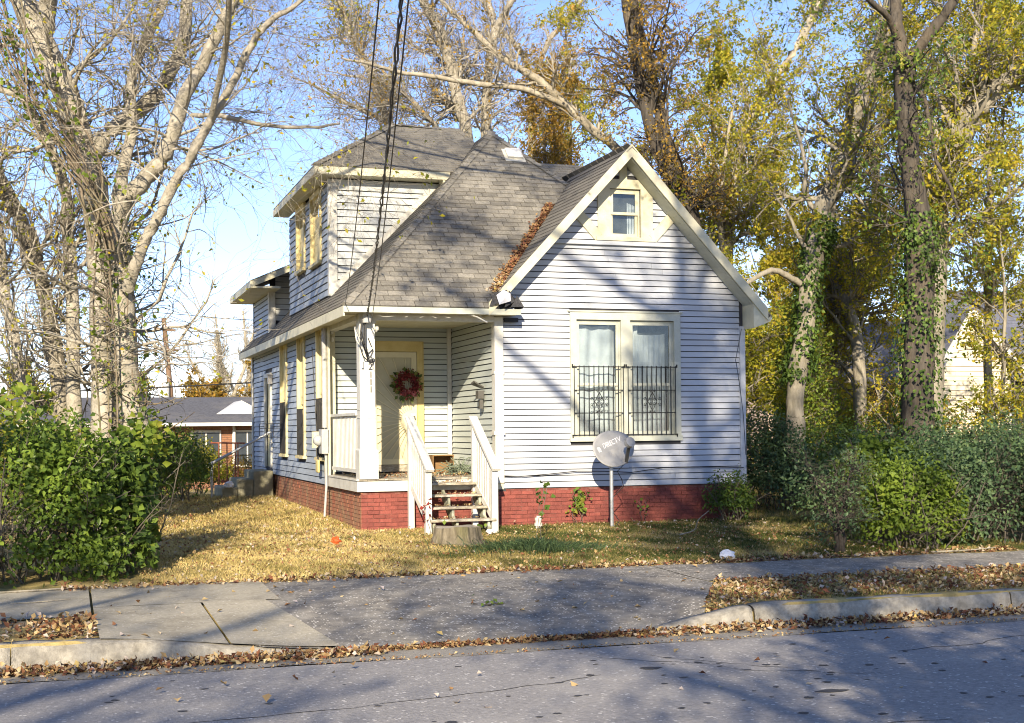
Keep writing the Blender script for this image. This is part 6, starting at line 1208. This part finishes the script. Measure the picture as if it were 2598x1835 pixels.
x, y, pt = turf(190000, -6.0, 6.8, -5.38, -.02, 0)
tn = .90 - .60 * ss(-2.4, -.2, x) - .22 * pt - .25 * (np.sin(x * 3.7 + 2) * np.sin(y * 4.3 + x) > .55) + rng.normal(0, .2, len(x)); grass(x, y, .036, .0042, tn, 'lawn', 'straw-coloured lawn turning greener to the right before the cottage')
x, y, pt = turf(45000, -6.2, -2.4, -.02, 16, 0); grass(x, y, .06, .006, .8 - .1 * pt + rng.normal(0, .2, len(x)), 'side_lawn', 'straw-coloured grass along the side of the cottage')
x, y, pt = turf(26000, 4.6, 12, -3.5, 9, 0); grass(x, y, .07, .006, .42 + rng.normal(0, .2, len(x)), 'side_lawn', 'greenish rough grass to the right of the cottage')
n = 34000; x = rng.uniform(-.7, 9, n); y = rng.uniform(-9.0, -7.2, n); k = (y > -9.0 + .0 * x) & (x > -.66 + (y + 9.19) / 1.75) & (rng.random(n) < .6 + .4 * np.sin(x * 2 + y * 3)); x, y = x[k], y[k]; grass(x, y, .04, .004, .5 + rng.normal(0, .22, len(x)), 'verge_grass', 'thin dry grass on the verge between pavement and kerb')
LITTER = leafmat('fallen_leaf', [(0, (.055, .035, .025)), (.18, (.20, .075, .04)), (.4, (.25, .15, .07)), (.6, (.40, .27, .12)), (.8, (.50, .40, .22)), (.92, (.46, .40, .38)), (1, (.55, .40, .10))], trans=.15, rough=.75)
def litter(name, label, x, y, size, z=None, tint=(0, 1), tilt=.7, lift=.02):
    n = len(x); zz = (H(x, y) if z is None else z) + np.abs(rng.normal(0, lift, n)) + .006; p = np.stack([x, y, zz], 1)
    V, F = leaf_quads(p, rng.normal(size=(n, 3)) * tilt + np.array([0, 0, 1]), size * rng.uniform(.5, 1.4, n), size * rng.uniform(.45, .9, n), fold=.35, t=rng.normal(size=(n, 3)))
    tag(link(name, fast_mesh(name, V, F, LITTER, np.repeat(tint[0] + (tint[1] - tint[0]) * rng.random(n), 2))), label, kind='stuff')
U = rng.uniform; N_ = rng.normal
# gutter drifts
n = 2600; x = np.concatenate([U(-8, -4.1, n), U(-1.6, 7, n + 900)]); y = -9.34 + np.abs(N_(0, .10, len(x))) * -1; y = np.where(x < -3, -9.40 - np.abs(N_(0, .09, len(x))), -9.30 - np.abs(N_(0, .12, len(x)))); litter('gutter_leaves', 'drift of brown fallen leaves along the kerb', x, y, .06, z=-.343, lift=.025)
n = 1500; x = U(-4.6, -1.2, n); y = -9.28 - np.abs(N_(0, .05, n)); litter('gutter_leaves', 'thin line of crumbled leaves along the sunken driveway kerb', x, y, .05, z=-.343, lift=.012, tint=(0, .8))
n = 900; x = U(-8, 7, n); y = -9.83 + N_(0, .03, n); litter('seam_leaves', 'leaf crumbs in the seam between gutter and road', x, y, .03, z=-.343, lift=.005, tint=(.2, .85))
n = 7500; x = U(-.7, 9, n); y = U(-8.98, -7.1, n); k = x > -.72 + (y + 9.19) / 1.75; litter('verge_leaves', 'carpet of brown and grey fallen leaves on the verge', x[k], y[k], .062, lift=.02)
n = 1500; x = U(-8.4, -6.6, n); y = U(-9.0, -7.55, n); k = (rng.random(n) < ss(-7.3, -6.7, x) + .25); litter('verge_leaves', 'brown leaves filling the gap between left pavement and kerb', x[k], y[k], .065, lift=.02)
n = 4500; x = U(-6, 4.6, n); y = U(-5.36, -.05, n); litter('lawn_leaves', 'scattered small fallen leaves over the lawn', x, y, .045, lift=.025, tint=(.15, .95))
n = 2600; x = U(-6.2, -2.5, n); y = U(-3, 9, n); litter('lawn_leaves', 'yellow-brown leaves along the side of the cottage', x, y, .06, lift=.02, tint=(.2, 1))
n = 1900; x = U(-6.9, 6, n); y = -5.42 + N_(0, .07, n); litter('edge_leaves', 'leaves caught along the edge of the lawn', x, y, .065, lift=.02)
n = 130; x = U(-6.5, 1, n); y = U(-9.1, -5.6, n); litter('driveway_leaves', 'few loose leaves lying on the driveway', x, y, .07, z=None, lift=.012, tint=(.2, 1), tilt=.35)
n = 26; x = U(-7, 1.5, n); y = U(-13.2, -10.2, n); litter('road_leaves', 'single brown leaves lying on the road', x, y, .085, z=-.30, lift=.004, tint=(.2, 1), tilt=.3)
# leaves lodged in the roof valley and on the steps and porch
n = 1700; t = U(.10, .80, n); z = EZ + (HV[2] - EZ) * t; wv = np.abs(N_(0, .07, n)) * (1.2 - t * .3); x = -.25 + (HV[0] + .25) * t - wv * .8; y = -.4 + (HV[1] + .4) * t + 0 * t
yy = (z - EZ) / SF - .4; p = np.stack([x, yy, z + .03 + np.abs(N_(0, .03, n))], 1); V, F = leaf_quads(p, N_(size=(n, 3)) * .6 + np.array([-.4, -.6, 1]), .06, .045, t=N_(size=(n, 3))); tag(link('valley_leaves', fast_mesh('valley_leaves', V, F, LITTER, np.repeat(U(0, .9, n) * np.where(t < .22, 1, .6) + np.where(t < .22, .15, 0), 2))), 'brown leaves piled in the roof valley beside the gable', kind='stuff')
n = 260; k = rng.integers(0, 4, n); litter('step_leaves', 'crumbled leaves lying on the porch steps', U(-1.36, -.46, n), -1.0 + k * .245 + U(0, .25, n), .04, z=np.array([.28, .465, .65, .83])[k] + .002, lift=.008)
n = 420; litter('porch_leaves', 'dry leaves blown onto the porch deck', U(-2.2, -.1, n), U(0, 2.7, n), .045, z=.907, lift=.008)
# a dead branch on the right lawn, sticks on the left pavement
def stick(name, label, p, r):
    m = MB(); q = resample(p, 14); m.tube([tuple(a) for a in q], [r * (1 - .6 * i / 13) for i in range(14)], 5); tag(m.build(name, BARK_GREY), label, 'stick')
stick('fallen_branch', 'curved dead stick lying on the lawn in front of the right hedge', [(2.1, -2.6, .05), (2.3, -2.7, .12), (2.35, -2.75, .28), (2.6, -2.6, .4)], .014)
stick('fallen_branch', 'long pale stick at the foot of the hedge at the right edge', [(4.6, -5.45, -.07), (5.1, -5.52, -.06), (5.7, -5.42, -.05)], .016)
stick('fallen_branch', 'thin stick lying on the left pavement', [(-7.4, -6.35, -.1), (-7.1, -6.4, -.09), (-6.8, -6.3, -.085)], .01)
stick('fallen_branch', 'pale stick along the foot of the left hedge', [(-7.9, -5.5, -.08), (-7.2, -5.46, -.07), (-6.7, -5.42, -.06)], .018)
# ------------------------------------------------------------------ trees on the far side of the street (they shade the road and the front)
def shade_tree(label, x, y, h, nleaf, f0=.42, k=1.0, spread=3.0, R=3.6, clump=.28, n3=420, off=(0, 0)):
    g0 = -.2; ox, oy = off
    l = [(x, y, g0 - .2, .30), (x + .1, y, 3, .24), (x + ox * .3, y + oy * .3, h * .5, .18), (x + ox * .7, y + oy * .7, h * .8, .1), (x + ox, y + oy, h, .04)]
    ll = [l]
    for i in range(9):
        a = i * 2.4; f_ = f0 + .06 * i; px, py = x + ox * f_, y + oy * f_; ex_, ey_ = x + ox + R * math.cos(a), y + oy + R * math.sin(a)
        ll.append([(px, py, h * f_, .11), ((px + ex_) / 2, (py + ey_) / 2, h * f_ + 1.2, .08), (ex_, ey_, h * f_ + 2.4, .035)])
    tree('street_tree', label, 'tree', ll, BARK_GREY, n1=int(50 * k), n2=int(170 * k), n3=int(n3 * k), L1=(1.0, spread), L2=(.7, 1.8), L3=(.4, .9), up=.05, leaf=FALL, nleaf=nleaf, lsize=.17, t0=.2, r1=.35, spread=clump, group='street trees behind the viewer')
shade_tree('tall leafy tree on the near verge just behind the viewer', -4.2, -23.6, 17.5, 15000, f0=.5, R=4.2, off=(-.6, 3.0), n3=640)
shade_tree('leafy street tree across the road, left of two others behind the viewer', -8.0, -32, 15, 9500, f0=.4, R=3.2)
shade_tree('leafy street tree across the road, between two others behind the viewer', -2.2, -33, 14, 11000, f0=.36, R=3.8)
shade_tree('leafy street tree across the road, right of two others behind the viewer', 4.2, -32, 12, 8000, f0=.34, R=3.6)
shade_tree('low leafy tree across the road, leftmost of those behind the viewer', -14.8, -31, 9.5, 3200, f0=.42, R=2.8, k=.7)
shade_tree('almost bare young tree on the near verge, left of the viewer', -13.5, -20.5, 9, 120, f0=.45, k=.5, R=2.2)
